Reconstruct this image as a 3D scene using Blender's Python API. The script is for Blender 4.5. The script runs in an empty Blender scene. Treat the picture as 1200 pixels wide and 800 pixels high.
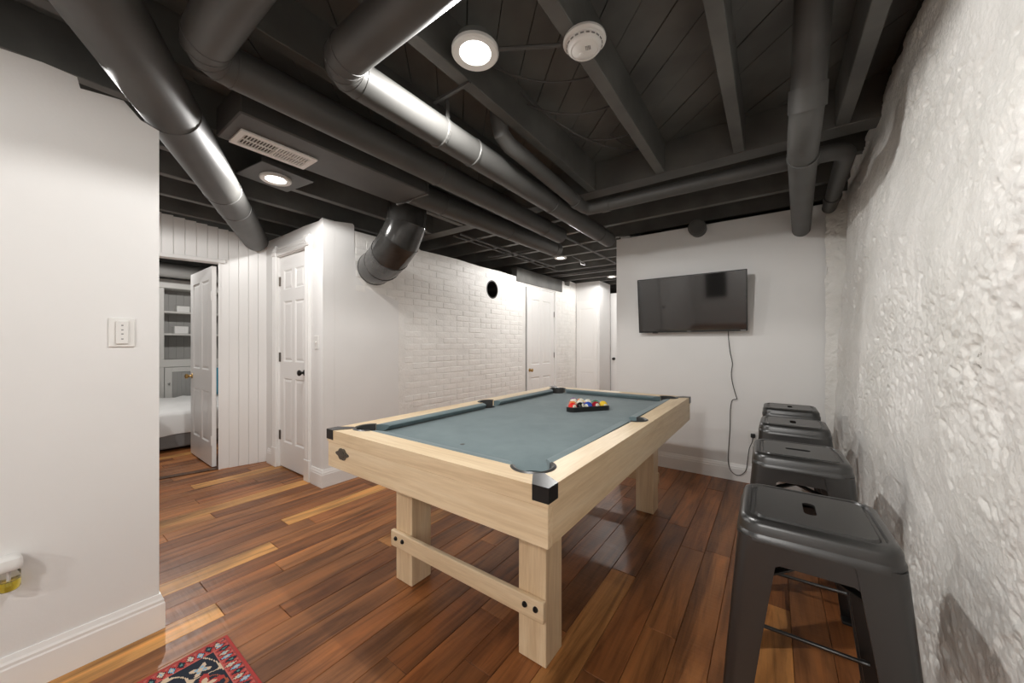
import bpy, bmesh, math, random
import numpy as np
from mathutils import Vector, Matrix
from mathutils.geometry import tessellate_polygon

random.seed(7)
SC = bpy.context.scene
C = SC.collection
PI = math.pi

# ------------------------------------------------------------------ camera, world, exposure
YAW = math.radians(35.857)
CAM_H = 1.2
cam_d = bpy.data.cameras.new('camera')
cam_d.sensor_width = 36.0
cam_d.lens = 36.0 * 422.0 / 1200.0
cam_d.shift_y = 3.0 / 1200.0
cam_d.clip_start = 0.02
cam = bpy.data.objects.new('camera', cam_d)
cam.location = (0, 0, CAM_H)
cam.rotation_euler = (PI / 2, 0, YAW)
C.objects.link(cam)
SC.camera = cam

world = bpy.data.worlds.new('world')
SC.world = world
world.use_nodes = True
bg = world.node_tree.nodes['Background']
bg.inputs[0].default_value = (0.9, 0.92, 1.0, 1)
bg.inputs[1].default_value = 0.0

vs = SC.view_settings
vs.view_transform = 'Standard'
vs.look = 'None'
vs.gamma = 1.0
vs.use_curve_mapping = False
vs.exposure = 0.16
SC.cycles.use_denoising = True
SC.cycles.max_bounces = 14
SC.cycles.diffuse_bounces = 12
SC.cycles.sample_clamp_indirect = 12.0

LAMP_COL = (1.0, 0.975, 0.945)
LAMP_W = 59.0          # watts of each ceiling lamp


# ------------------------------------------------------------------ materials
def new_mat(name):
    m = bpy.data.materials.new(name)
    m.use_nodes = True
    nt = m.node_tree
    return m, nt, nt.nodes['Principled BSDF']


def N(nt, t, **kw):
    n = nt.nodes.new(t)
    for k, v in kw.items():
        if k in n.inputs:
            n.inputs[k].default_value = v
        else:
            setattr(n, k, v)
    return n


def ramp(nt, stops):
    r = nt.nodes.new('ShaderNodeValToRGB')
    el = r.color_ramp.elements
    while len(el) < len(stops):
        el.new(0.5)
    for e, (p, c) in zip(el, stops):
        e.position = p
        e.color = (*c, 1) if len(c) == 3 else c
    return r


def plain(name, col, rough=0.5, metal=0.0, bump=0.0, bscale=60, var=0.0, vscale=3.0, spec=0.5, coat=0.0):
    m, nt, b = new_mat(name)
    b.inputs['Base Color'].default_value = (*col, 1)
    b.inputs['Roughness'].default_value = rough
    b.inputs['Metallic'].default_value = metal
    b.inputs['Specular IOR Level'].default_value = spec
    b.inputs['Coat Weight'].default_value = coat
    if bump or var:
        tc = N(nt, 'ShaderNodeTexCoord')
    if var:
        n = N(nt, 'ShaderNodeTexNoise', Scale=vscale, Detail=5.0)
        nt.links.new(tc.outputs['Object'], n.inputs['Vector'])
        r = ramp(nt, [(0.3, tuple(c * (1 - var) for c in col)), (0.7, tuple(min(1, c * (1 + var)) for c in col))])
        nt.links.new(n.outputs['Fac'], r.inputs['Fac'])
        nt.links.new(r.outputs['Color'], b.inputs['Base Color'])
    if bump:
        n2 = N(nt, 'ShaderNodeTexNoise', Scale=bscale, Detail=4.0)
        nt.links.new(tc.outputs['Object'], n2.inputs['Vector'])
        bp = N(nt, 'ShaderNodeBump', Strength=bump, Distance=0.004)
        nt.links.new(n2.outputs['Fac'], bp.inputs['Height'])
        nt.links.new(bp.outputs['Normal'], b.inputs['Normal'])
    return m


def maple(name, axis):
    """pale maple veneer with grain along the given axis"""
    m, nt, b = new_mat(name)
    tc = N(nt, 'ShaderNodeTexCoord')
    mp = N(nt, 'ShaderNodeMapping')
    sc = [14.0, 14.0, 14.0]
    sc['XYZ'.index(axis)] = 0.9
    mp.inputs['Scale'].default_value = sc
    nt.links.new(tc.outputs['Object'], mp.inputs['Vector'])
    n1 = N(nt, 'ShaderNodeTexNoise', Scale=1.0, Detail=6.0, Roughness=0.62, Distortion=0.6)
    nt.links.new(mp.outputs['Vector'], n1.inputs['Vector'])
    n2 = N(nt, 'ShaderNodeTexNoise', Scale=9.0, Detail=3.0)
    nt.links.new(mp.outputs['Vector'], n2.inputs['Vector'])
    r1 = ramp(nt, [(0.30, (0.70, 0.52, 0.32)), (0.5, (0.82, 0.645, 0.425)), (0.72, (0.88, 0.73, 0.52))])
    nt.links.new(n1.outputs['Fac'], r1.inputs['Fac'])
    r2 = ramp(nt, [(0.38, (0.86, 0.83, 0.78)), (0.6, (1, 1, 1))])
    nt.links.new(n2.outputs['Fac'], r2.inputs['Fac'])
    mx = N(nt, 'ShaderNodeMix', data_type='RGBA', blend_type='MULTIPLY')
    mx.inputs[0].default_value = 0.55
    nt.links.new(r1.outputs['Color'], mx.inputs[6])
    nt.links.new(r2.outputs['Color'], mx.inputs[7])
    nt.links.new(mx.outputs[2], b.inputs['Base Color'])
    b.inputs['Roughness'].default_value = 0.42
    return m


def floor_wood():
    """hand-scraped walnut planks, tone from the object's colour"""
    m, nt, b = new_mat('walnut_plank')
    tc = N(nt, 'ShaderNodeTexCoord')
    oi = N(nt, 'ShaderNodeObjectInfo')
    off = N(nt, 'ShaderNodeVectorMath', operation='SCALE')
    comb = N(nt, 'ShaderNodeCombineXYZ')
    nt.links.new(oi.outputs['Random'], comb.inputs[0])
    nt.links.new(oi.outputs['Random'], comb.inputs[1])
    nt.links.new(comb.outputs[0], off.inputs[0])
    off.inputs['Scale'].default_value = 37.0
    add = N(nt, 'ShaderNodeVectorMath', operation='ADD')
    nt.links.new(tc.outputs['Object'], add.inputs[0])
    nt.links.new(off.outputs[0], add.inputs[1])
    mp = N(nt, 'ShaderNodeMapping')
    mp.inputs['Scale'].default_value = (22, 1.6, 22)
    nt.links.new(add.outputs[0], mp.inputs['Vector'])
    n1 = N(nt, 'ShaderNodeTexNoise', Scale=1.0, Detail=7.0, Roughness=0.65, Distortion=0.9)
    nt.links.new(mp.outputs[0], n1.inputs['Vector'])
    mp2 = N(nt, 'ShaderNodeMapping')
    mp2.inputs['Scale'].default_value = (5.0, 0.9, 5.0)
    nt.links.new(add.outputs[0], mp2.inputs['Vector'])
    n2 = N(nt, 'ShaderNodeTexNoise', Scale=1.6, Detail=4.0, Distortion=0.5)
    nt.links.new(mp2.outputs[0], n2.inputs['Vector'])
    g1 = ramp(nt, [(0.32, (0.34, 0.30, 0.28)), (0.52, (0.95, 0.95, 0.95)), (0.75, (1.35, 1.25, 1.12))])
    nt.links.new(n1.outputs['Fac'], g1.inputs['Fac'])
    g2 = ramp(nt, [(0.34, (0.50, 0.46, 0.43)), (0.55, (1, 1, 1)), (0.72, (1.35, 1.22, 1.05))])
    nt.links.new(n2.outputs['Fac'], g2.inputs['Fac'])
    m1 = N(nt, 'ShaderNodeMix', data_type='RGBA', blend_type='MULTIPLY')
    m1.inputs[0].default_value = 0.8
    nt.links.new(oi.outputs['Color'], m1.inputs[6])
    nt.links.new(g1.outputs['Color'], m1.inputs[7])
    m2 = N(nt, 'ShaderNodeMix', data_type='RGBA', blend_type='MULTIPLY')
    m2.inputs[0].default_value = 0.85
    nt.links.new(m1.outputs[2], m2.inputs[6])
    nt.links.new(g2.outputs['Color'], m2.inputs[7])
    nt.links.new(m2.outputs[2], b.inputs['Base Color'])
    # cross scrapes
    mp3 = N(nt, 'ShaderNodeMapping')
    mp3.inputs['Scale'].default_value = (6, 60, 6)
    nt.links.new(add.outputs[0], mp3.inputs['Vector'])
    n3 = N(nt, 'ShaderNodeTexNoise', Scale=1.0, Detail=3.0)
    nt.links.new(mp3.outputs[0], n3.inputs['Vector'])
    ad = N(nt, 'ShaderNodeMath', operation='ADD')
    nt.links.new(n3.outputs['Fac'], ad.inputs[0])
    nt.links.new(n1.outputs['Fac'], ad.inputs[1])
    bp = N(nt, 'ShaderNodeBump', Strength=0.28, Distance=0.003)
    nt.links.new(ad.outputs[0], bp.inputs['Height'])
    nt.links.new(bp.outputs['Normal'], b.inputs['Normal'])
    rr = N(nt, 'ShaderNodeMapRange')
    rr.inputs[3].default_value = 0.26
    rr.inputs[4].default_value = 0.44
    nt.links.new(n3.outputs['Fac'], rr.inputs[0])
    nt.links.new(rr.outputs[0], b.inputs['Roughness'])
    b.inputs['Specular IOR Level'].default_value = 0.33
    return m


def stone_paint():
    m, nt, b = new_mat('painted_stone')
    tc = N(nt, 'ShaderNodeTexCoord')
    n1 = N(nt, 'ShaderNodeTexNoise', Scale=2.2, Detail=6.0, Roughness=0.6)
    nt.links.new(tc.outputs['Object'], n1.inputs['Vector'])
    r1 = ramp(nt, [(0.3, (0.74, 0.73, 0.69)), (0.6, (0.88, 0.87, 0.84))])
    nt.links.new(n1.outputs['Fac'], r1.inputs['Fac'])
    # chipped spots where the dark stone shows
    n2 = N(nt, 'ShaderNodeTexNoise', Scale=9.0, Detail=5.0, Roughness=0.7)
    nt.links.new(tc.outputs['Object'], n2.inputs['Vector'])
    r2 = ramp(nt, [(0.255, (0.34, 0.32, 0.29)), (0.285, (1, 1, 1))])
    nt.links.new(n2.outputs['Fac'], r2.inputs['Fac'])
    mx = N(nt, 'ShaderNodeMix', data_type='RGBA', blend_type='MULTIPLY')
    mx.inputs[0].default_value = 1.0
    nt.links.new(r1.outputs['Color'], mx.inputs[6])
    nt.links.new(r2.outputs['Color'], mx.inputs[7])
    nt.links.new(mx.outputs[2], b.inputs['Base Color'])
    b.inputs['Roughness'].default_value = 0.5
    n3 = N(nt, 'ShaderNodeTexNoise', Scale=95.0, Detail=6.0, Roughness=0.65)
    nt.links.new(tc.outputs['Object'], n3.inputs['Vector'])
    bp = N(nt, 'ShaderNodeBump', Strength=0.6, Distance=0.006)
    nt.links.new(n3.outputs['Fac'], bp.inputs['Height'])
    nt.links.new(bp.outputs['Normal'], b.inputs['Normal'])
    return m


def emit(name, col, s):
    m, nt, b = new_mat(name)
    b.inputs['Base Color'].default_value = (0.9, 0.9, 0.88, 1)
    b.inputs['Emission Color'].default_value = (*col, 1)
    b.inputs['Emission Strength'].default_value = s
    return m


def glass(name, col=(1, 1, 1), rough=0.02):
    m, nt, b = new_mat(name)
    b.inputs['Base Color'].default_value = (*col, 1)
    b.inputs['Roughness'].default_value = rough
    b.inputs['Transmission Weight'].default_value = 1.0
    b.inputs['IOR'].default_value = 1.45
    return m


def attr_mat(name, rough):
    m, nt, b = new_mat(name)
    a = N(nt, 'ShaderNodeAttribute', attribute_name='Col')
    nt.links.new(a.outputs['Color'], b.inputs['Base Color'])
    b.inputs['Roughness'].default_value = rough
    tc = N(nt, 'ShaderNodeTexCoord')
    n = N(nt, 'ShaderNodeTexNoise', Scale=900.0, Detail=2.0)
    nt.links.new(tc.outputs['Object'], n.inputs['Vector'])
    bp = N(nt, 'ShaderNodeBump', Strength=0.5, Distance=0.002)
    nt.links.new(n.outputs['Fac'], bp.inputs['Height'])
    nt.links.new(bp.outputs['Normal'], b.inputs['Normal'])
    return m


def felt():
    m, nt, b = new_mat('table_felt')
    tc = N(nt, 'ShaderNodeTexCoord')
    n1 = N(nt, 'ShaderNodeTexNoise', Scale=6.0, Detail=7.0, Roughness=0.7)
    nt.links.new(tc.outputs['Object'], n1.inputs['Vector'])
    r1 = ramp(nt, [(0.3, (0.112, 0.162, 0.174)), (0.7, (0.150, 0.208, 0.220))])
    nt.links.new(n1.outputs['Fac'], r1.inputs['Fac'])
    nt.links.new(r1.outputs['Color'], b.inputs['Base Color'])
    b.inputs['Roughness'].default_value = 0.9
    b.inputs['Specular IOR Level'].default_value = 0.2
    b.inputs['Sheen Weight'].default_value = 0.25
    b.inputs['Sheen Roughness'].default_value = 0.5
    n2 = N(nt, 'ShaderNodeTexNoise', Scale=700.0, Detail=2.0)
    nt.links.new(tc.outputs['Object'], n2.inputs['Vector'])
    bp = N(nt, 'ShaderNodeBump', Strength=0.25, Distance=0.001)
    nt.links.new(n2.outputs['Fac'], bp.inputs['Height'])
    nt.links.new(bp.outputs['Normal'], b.inputs['Normal'])
    return m


M = dict(
    wall=plain('white_wall_paint', (0.82, 0.817, 0.805), 0.55, bump=0.08, bscale=90, var=0.015),
    trim=plain('white_trim_paint', (0.88, 0.875, 0.86), 0.32, bump=0.03, bscale=20),
    brick=plain('white_brick_paint', (0.87, 0.86, 0.83), 0.5, bump=0.7, bscale=38, var=0.05, vscale=9),
    mortar=plain('white_mortar_paint', (0.85, 0.84, 0.81), 0.55, bump=0.8, bscale=50, var=0.05, vscale=8),
    stone=stone_paint(),
    black=plain('black_ceiling_paint', (0.112, 0.111, 0.103), 0.55, bump=0.35, bscale=25, var=0.25, vscale=4),
    duct=plain('black_painted_metal', (0.075, 0.074, 0.070), 0.50, bump=0.12, bscale=9, var=0.15, vscale=5),
    duct_gloss=plain('scuffed_black_duct', (0.040, 0.039, 0.037), 0.17, bump=0.18, bscale=12, var=0.3, vscale=9),
    floor=floor_wood(),
    floor_dark=plain('dark_floor_joint', (0.03, 0.018, 0.01), 0.7),
    maple_x=maple('maple_grain_across', 'X'), maple_y=maple('maple_grain_along', 'Y'), maple_z=maple('maple_grain_up', 'Z'),
    felt=felt(),
    cap=plain('black_corner_plastic', (0.014, 0.014, 0.014), 0.30),
    pocket=plain('dark_pocket_leather', (0.035, 0.034, 0.033), 0.40, bump=0.2, bscale=120),
    rim=plain('grey_pocket_rim', (0.05, 0.05, 0.048), 0.34),
    bolt=plain('black_bolt', (0.012, 0.012, 0.012), 0.35, metal=0.3),
    emblem=plain('bronze_emblem', (0.13, 0.12, 0.10), 0.4, metal=0.6, bump=0.4, bscale=120),
    stool=plain('satin_black_metal', (0.011, 0.0105, 0.0098), 0.33, bump=0.05, bscale=300, spec=0.95),
    rubber=plain('black_rubber', (0.015, 0.015, 0.015), 0.7),
    tv=plain('black_tv_plastic', (0.012, 0.012, 0.012), 0.3),
    screen=plain('glossy_tv_screen', (0.012, 0.012, 0.012), 0.06, spec=1.0),
    cord=plain('black_cord', (0.012, 0.012, 0.012), 0.45),
    plastic=plain('white_plastic', (0.80, 0.795, 0.77), 0.3),
    grey_line=plain('grey_mark', (0.25, 0.25, 0.25), 0.5),
    metal=plain('brushed_steel', (0.5, 0.5, 0.48), 0.3, metal=1.0),
    brass=plain('aged_brass', (0.55, 0.36, 0.14), 0.28, metal=1.0),
    knob=plain('oil_rubbed_black', (0.02, 0.017, 0.015), 0.3, metal=0.4),
    hinge=plain('dark_steel_hinge', (0.16, 0.14, 0.12), 0.4, metal=0.8),
    lens=emit('lit_lamp_lens', (1.0, 0.97, 0.92), 9.0),
    rug=attr_mat('woven_rug', 0.95),
    rug_edge=plain('red_rug_binding', (0.28, 0.05, 0.045), 0.95, bump=0.5, bscale=400),
    glass=glass('clear_glass'),
    oil=glass('yellow_scent_oil', (0.95, 0.80, 0.12)),
    bookcase=plain('grey_white_cabinet_paint', (0.60, 0.59, 0.56), 0.45),
    bead=plain('grey_beadboard', (0.34, 0.335, 0.32), 0.5),
    linen=plain('white_linen', (0.82, 0.81, 0.79), 0.9, bump=0.6, bscale=14),
    greyfab=plain('grey_fabric', (0.22, 0.22, 0.22), 0.95, bump=0.5, bscale=200, var=0.1),
    bluefab=plain('teal_blue_fabric', (0.03, 0.22, 0.32), 0.9),
    wire=plain('dark_cable', (0.075, 0.072, 0.068), 0.5),
    wood_dark=plain('dark_picture', (0.03, 0.028, 0.025), 0.4),
)


# pale scuffs where the black paint has chipped off the elbow duct
nt = M['duct_gloss'].node_tree
b_ = nt.nodes['Principled BSDF']
src = b_.inputs['Base Color'].links[0].from_socket
tc = N(nt, 'ShaderNodeTexCoord')
nz = N(nt, 'ShaderNodeTexNoise', Scale=11.0, Detail=6.0, Roughness=0.75)
nt.links.new(tc.outputs['Object'], nz.inputs['Vector'])
rp = ramp(nt, [(0.685, (0, 0, 0)), (0.70, (1, 1, 1))])
nt.links.new(nz.outputs['Fac'], rp.inputs['Fac'])
mx = N(nt, 'ShaderNodeMix', data_type='RGBA')
mx.inputs[7].default_value = (0.6, 0.6, 0.57, 1)
nt.links.new(rp.outputs['Color'], mx.inputs[0])
nt.links.new(src, mx.inputs[6])
nt.links.new(mx.outputs[2], b_.inputs['Base Color'])


# ------------------------------------------------------------------ mesh helpers
def obj(name, bm, m, parent=None, smooth=None, loc=None):
    me = bpy.data.meshes.new(name)
    bmesh.ops.recalc_face_normals(bm, faces=bm.faces[:])
    bm.to_mesh(me)
    bm.free()
    return obj_me(name, me, m, parent, smooth, loc)


def obj_me(name, me, m, parent=None, smooth=None, loc=None):
    if m is not None and not me.materials:
        me.materials.append(M[m] if isinstance(m, str) else m)
    if smooth is not None:
        me.polygons.foreach_set('use_smooth', [True] * len(me.polygons))
        if smooth > 0:
            me.set_sharp_from_angle(angle=math.radians(smooth))
    o = bpy.data.objects.new(name, me)
    C.objects.link(o)
    if parent is not None:
        o.parent = parent
    if loc is not None:
        o.location = loc
    return o


def tag(o, label, cat, group=None, kind=None):
    if label:
        o['label'] = label
    if cat:
        o['category'] = cat
    if group:
        o['group'] = group
    if kind:
        o['kind'] = kind
    return o


def thing(name, label, cat, loc=(0, 0, 0), rotz=0.0, group=None, kind=None):
    o = bpy.data.objects.new(name, None)
    o.empty_display_size = 0.05
    o.location = loc
    o.rotation_euler = (0, 0, rotz)
    C.objects.link(o)
    return tag(o, label, cat, group, kind)


def dup(root, loc, rotz=None, **kw):
    r = root.copy()
    C.objects.link(r)
    r.location = loc
    if rotz is not None:
        r.rotation_euler = (0, 0, rotz)
    for k, v in kw.items():
        r[k] = v
    for ch in list(root.children):
        c = ch.copy()
        C.objects.link(c)
        c.parent = r
        for g in ch.children:
            q = g.copy()
            C.objects.link(q)
            q.parent = c
    return r


def box(bm, lo, hi, bev=0.0, seg=1, mat=None):
    r = bmesh.ops.create_cube(bm, size=1.0)
    vs_ = r['verts']
    for v in vs_:
        v.co = Vector([lo[i] if v.co[i] < 0 else hi[i] for i in range(3)])
    if bev:
        es = list({e for v in vs_ for e in v.link_edges})
        rb = bmesh.ops.bevel(bm, geom=es, offset=bev, segments=seg, affect='EDGES', profile=0.5)
        vs_ = list({v for f in rb['faces'] for v in f.verts} | {v for v in vs_ if v.is_valid})
    if mat is not None:
        bmesh.ops.transform(bm, matrix=mat, verts=vs_)
    return vs_


def boxo(name, lo, hi, m, parent=None, bev=0.0, seg=1, smooth=None):
    bm = bmesh.new()
    box(bm, lo, hi, bev, seg)
    return obj(name, bm, m, parent, smooth)


def frames(pts, closed=False):
    """parallel transport frames along a polyline"""
    pts = [Vector(p) for p in pts]
    n = len(pts)
    tang = []
    for i in range(n):
        a = pts[max(i - 1, 0)]
        b = pts[min(i + 1, n - 1)]
        tang.append((b - a).normalized())
    up = Vector((0, 0, 1)) if abs(tang[0].z) < 0.9 else Vector((1, 0, 0))
    u = tang[0].cross(up).normalized()
    out = []
    for i in range(n):
        u = (u - tang[i] * u.dot(tang[i])).normalized()
        out.append((pts[i], u, tang[i].cross(u).normalized()))
    return out


def tube(bm, pts, r, n=10, caps=True):
    rad = r if isinstance(r, (list, tuple)) else [r] * len(pts)
    rings = []
    for (p, u, v), rr in zip(frames(pts), rad):
        rings.append([bm.verts.new(p + (u * math.cos(2 * PI * k / n) + v * math.sin(2 * PI * k / n)) * rr) for k in range(n)])
    for a, b in zip(rings, rings[1:]):
        for k in range(n):
            bm.faces.new((a[k], a[(k + 1) % n], b[(k + 1) % n], b[k]))
    if caps:
        bm.faces.new(rings[0][::-1])
        bm.faces.new(rings[-1])
    return rings


def tubeo(name, pts, r, m, parent=None, n=12, smooth=40):
    bm = bmesh.new()
    tube(bm, pts, r, n)
    return obj(name, bm, m, parent, smooth)


def lathe(bm, prof, n=24, mat=None, cap0=True, cap1=True):
    rings = []
    for r, z in prof:
        rings.append([bm.verts.new((r * math.cos(2 * PI * k / n), r * math.sin(2 * PI * k / n), z)) for k in range(n)])
    for a, b in zip(rings, rings[1:]):
        for k in range(n):
            bm.faces.new((a[k], a[(k + 1) % n], b[(k + 1) % n], b[k]))
    if cap0:
        bm.faces.new(rings[0][::-1])
    if cap1:
        bm.faces.new(rings[-1])
    if mat is not None:
        bmesh.ops.transform(bm, matrix=mat, verts=[v for r_ in rings for v in r_])
    return rings


def latheo(name, prof, m, parent=None, n=24, mat=None, smooth=40, cap0=True, cap1=True):
    bm = bmesh.new()
    lathe(bm, prof, n, mat, cap0, cap1)
    return obj(name, bm, m, parent, smooth)


def poly_prism(bm, loops, z0, z1, mat=None):
    """extrude a polygon (first loop) with holes (other loops) from z0 to z1"""
    tri = tessellate_polygon([[Vector((p[0], p[1], 0)) for p in lp] for lp in loops])
    flat = [p for lp in loops for p in lp]
    lo = [bm.verts.new((p[0], p[1], z0)) for p in flat]
    hi = [bm.verts.new((p[0], p[1], z1)) for p in flat]
    for t in tri:
        try:
            bm.faces.new([hi[i] for i in t])
            bm.faces.new([lo[i] for i in reversed(t)])
        except ValueError:
            pass
    k = 0
    for lp in loops:
        n = len(lp)
        for i in range(n):
            a, b = k + i, k + (i + 1) % n
            bm.faces.new((lo[a], lo[b], hi[b], hi[a]))
        k += n
    if mat is not None:
        bmesh.ops.transform(bm, matrix=mat, verts=lo + hi)


def arc(cx, cy, r, a0, a1, n=10):
    return [(cx + r * math.cos(math.radians(a0 + (a1 - a0) * i / n)), cy + r * math.sin(math.radians(a0 + (a1 - a0) * i / n))) for i in range(n + 1)]


def rrect(hx, hy, r, n=5):
    p = []
    for sx, sy, a in ((1, 1, 0), (-1, 1, 90), (-1, -1, 180), (1, -1, 270)):
        p += arc(sx * (hx - r), sy * (hy - r), r, a, a + 90, n)
    return p


def loft(bm, loops, cap0=False, cap1=False):
    rs = [[bm.verts.new(p) for p in lp] for lp in loops]
    n = len(rs[0])
    for a, b in zip(rs, rs[1:]):
        for k in range(n):
            bm.faces.new((a[k], a[(k + 1) % n], b[(k + 1) % n], b[k]))
    if cap0:
        bm.faces.new(rs[0][::-1])
    if cap1:
        bm.faces.new(rs[-1])
    return rs


AXX = Matrix(((0, 0, 1), (0, 1, 0), (-1, 0, 0))).to_4x4()      # lathe axis z -> +x


def rot_to(axis):
    return Vector((0, 0, 1)).rotation_difference(Vector(axis)).to_matrix().to_4x4()


# ------------------------------------------------------------------ floor
floor = boxo('floor', (-7.7, -4.2, -0.06), (0.7, 8.8, -0.014), 'floor_dark')
tag(floor, 'hand-scraped walnut plank floor in dark and amber browns', 'floor', kind='structure')
PW = 0.127
TONES = [((0.34, 0.128, 0.042), 5), ((0.265, 0.098, 0.033), 5), ((0.41, 0.165, 0.055), 5), ((0.30, 0.122, 0.045), 4),
         ((0.52, 0.235, 0.075), 2), ((0.66, 0.335, 0.105), 1)]
TL = [t for t, w in TONES for _ in range(w)]
plank_me = {}


def plank_mesh(L):
    if L not in plank_me:
        bm = bmesh.new()
        box(bm, (0.0007, 0.0007, -0.014), (PW - 0.0007, L - 0.0007, 0.0), 0.0016)
        me = bpy.data.meshes.new('plank')
        bm.to_mesh(me)
        bm.free()
        me.materials.append(M['floor'])
        plank_me[L] = me
    return plank_me[L]


rest = bmesh.new()
rnd = random.Random(11)
n_planks = 0
row = 0
x = 0.70 - PW
amber = {(-2.90): 0.35, (-2.52): 0.3}
while x > -7.8:
    y = -4.2 - rnd.random() * 1.2
    while y < 8.6:
        L = rnd.choice([0.75, 1.05, 1.35, 1.8, 1.8])
        ya, yb = y, y + L
        seen = (yb > 0.0 and ya < 3.75 and x > -4.45 and x < 0.40) or (yb > 3.7 and ya < 6.3 and -3.1 < x < -1.3) \
            or (-5.6 < x <= -4.4 and yb > 0.55 and ya < 1.35)
        if seen and x < -2.15 and yb < 0.30 and x > -4.3:
            seen = False
        if -3.1 > x > -4.2 and ya > 1.55:
            seen = False
        if seen and n_planks < 298:
            o = bpy.data.objects.new('plank', plank_mesh(L))
            C.objects.link(o)
            o.parent = floor
            o.location = (x, ya, rnd.uniform(-0.0006, 0.0))
            t = rnd.choice(TL)
            f = rnd.uniform(0.85, 1.15)
            o.color = (t[0] * f, t[1] * f, t[2] * f, 1)
            n_planks += 1
        elif not seen:
            box(rest, (x + 0.0007, max(ya, -4.2), -0.014), (x + PW - 0.0007, min(yb, 8.8) - 0.001, -0.0003))
        else:
            box(rest, (x + 0.0007, ya, -0.014), (x + PW - 0.0007, yb - 0.001, -0.0003))
        y += L
    x -= PW
    row += 1
o = obj('far_planks', rest, 'floor', floor)
o.color = (0.32, 0.122, 0.042, 1)
o['kind'] = 'stuff'

# ------------------------------------------------------------------ ceiling: boards, joists, headers
JZ0, JZ1 = 2.35, 2.55
ceiling = boxo('ceiling', (-7.7, -4.2, 2.575), (0.75, 8.8, 2.62), 'black')
tag(ceiling, 'open basement ceiling of black-painted joists and diagonal boards', 'ceiling', kind='structure')


def clip_poly(poly, a, b, c):
    """keep a*x+b*y<=c"""
    out = []
    for i in range(len(poly)):
        p, q = poly[i], poly[(i + 1) % len(poly)]
        fp, fq = a * p[0] + b * p[1] - c, a * q[0] + b * q[1] - c
        if fp <= 0:
            out.append(p)
        if (fp < 0) != (fq < 0) and fp != fq:
            t = fp / (fp - fq)
            out.append((p[0] + (q[0] - p[0]) * t, p[1] + (q[1] - p[1]) * t))
    return out


k = -32
while k < 28:
    c0 = 1.036 + 0.385 * k * 0.5
    c1 = c0 + 0.385 * 0.5
    g = 0.004 if k % 2 else 0.0015
    rect = [(-7.7, -4.2), (0.75, -4.2), (0.75, 8.8), (-7.7, 8.8)]
    p = clip_poly(rect, 1, 1, c1 - g)
    if len(p) > 2:
        p = clip_poly(p, -1, -1, -(c0 + g))
    if len(p) > 2:
        bm = bmesh.new()
        poly_prism(bm, [p], JZ1 + (0.002 if k % 3 else 0.005), 2.576)
        obj('subfloor_board', bm, 'black', ceiling)
    k += 1
# joists running along the room, then joists running across beyond the header
HY_ = 2.55
for i, xj in enumerate([0.27, -0.19, -0.64, -1.13, -1.58, -2.03, -2.48, -2.93, -3.38, -3.83, -4.28, -4.75, -5.2, -5.65, -6.1, -6.55, -7.0]):
    y1 = HY_ if xj > -4.4 else 4.0
    boxo('joist', (xj, -4.1, JZ0), (xj + 0.058, y1, JZ1 + 0.004), 'black', ceiling, 0.003)
boxo('header_beam', (-4.4, HY_ + 0.001, JZ0 - 0.005), (0.55, HY_ + 0.13, JZ1 + 0.004), 'black', ceiling, 0.003)
yj = 2.98
while yj < 8.6:
    boxo('cross_joist', (-4.35, yj, JZ0 + 0.01), (0.6, yj + 0.055, JZ1 + 0.004), 'black', ceiling, 0.003)
    yj += 0.42
boxo('sill_beam', (0.47, -4.1, 2.47), (0.74, 3.9, 2.56), 'black', ceiling, 0.004)


# ------------------------------------------------------------------ walls
def wall_poly(name, pts, axis, at, thick, m, label, parent=None, cat='wall'):
    """polygon in (s,z) extruded; axis 'X': plane x=at with s=y; axis 'Y': plane y=at with s=x"""
    bm = bmesh.new()
    poly_prism(bm, [pts], 0, thick)
    for v in bm.verts:
        s_, z_, d_ = v.co
        v.co = Vector((at - d_, s_, z_)) if axis == 'X' else Vector((s_, at + d_, z_))
    o = obj(name, bm, m, parent)
    if parent is None:
        tag(o, label, cat, kind='structure')
    return o


# near partition at the left, its top cut ragged under the joists
wl = wall_poly('wall_left', [(-4.0, 0), (0.36, 0), (0.36, 2.10), (0.305, 2.118), (0.257, 2.172), (0.20, 2.165), (0.146, 2.157), (0.138, 2.195),
                             (0.06, 2.20), (-0.03, 2.192), (-0.4, 2.20), (-4.0, 2.20)], 'X', -2.1, 0.12, 'wall',
               'smooth white partition wall with ragged top edge')
# closet front wall with the door opening
DX0, DX1, DH = -3.935, -3.335, 2.055
wc = wall_poly('wall_closet', [(-4.22, 0), (DX0, 0), (DX0, DH), (DX1, DH), (DX1, 0), (-3.05, 0), (-3.05, 2.252), (-3.06, 2.262), (-3.12, 2.244), (-3.4, 2.25), (-3.7, 2.243), (-4.22, 2.245)],
               'Y', 1.515, 0.10, 'wall', 'white closet wall holding a narrow panelled door')
wall_poly('wall_pier', [(1.616, 0), (2.27, 0), (2.27, 1.63), (2.1, 1.68), (1.90, 1.72), (1.83, 1.80), (1.80, 2.0), (1.795, 2.265), (1.78, 2.28), (1.616, 2.256)], 'X', -3.05, 0.10, 'wall',
          'smooth white side of the closet next to brick')
# television wall
wt = boxo('wall_back', (-1.333, 3.73, 0), (0.60, 3.86, 2.30), 'wall')
bm = bmesh.new()
tp = [(-1.333, 0)]
tag(wt, 'smooth white wall carrying the television', 'wall', kind='structure')
# room behind the camera
wb = boxo('wall_front', (-2.1, -4.12, 0), (0.6, -4.0, 2.5), 'wall')
tag(wb, 'plain white wall at the far end behind', 'wall', kind='structure')
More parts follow.
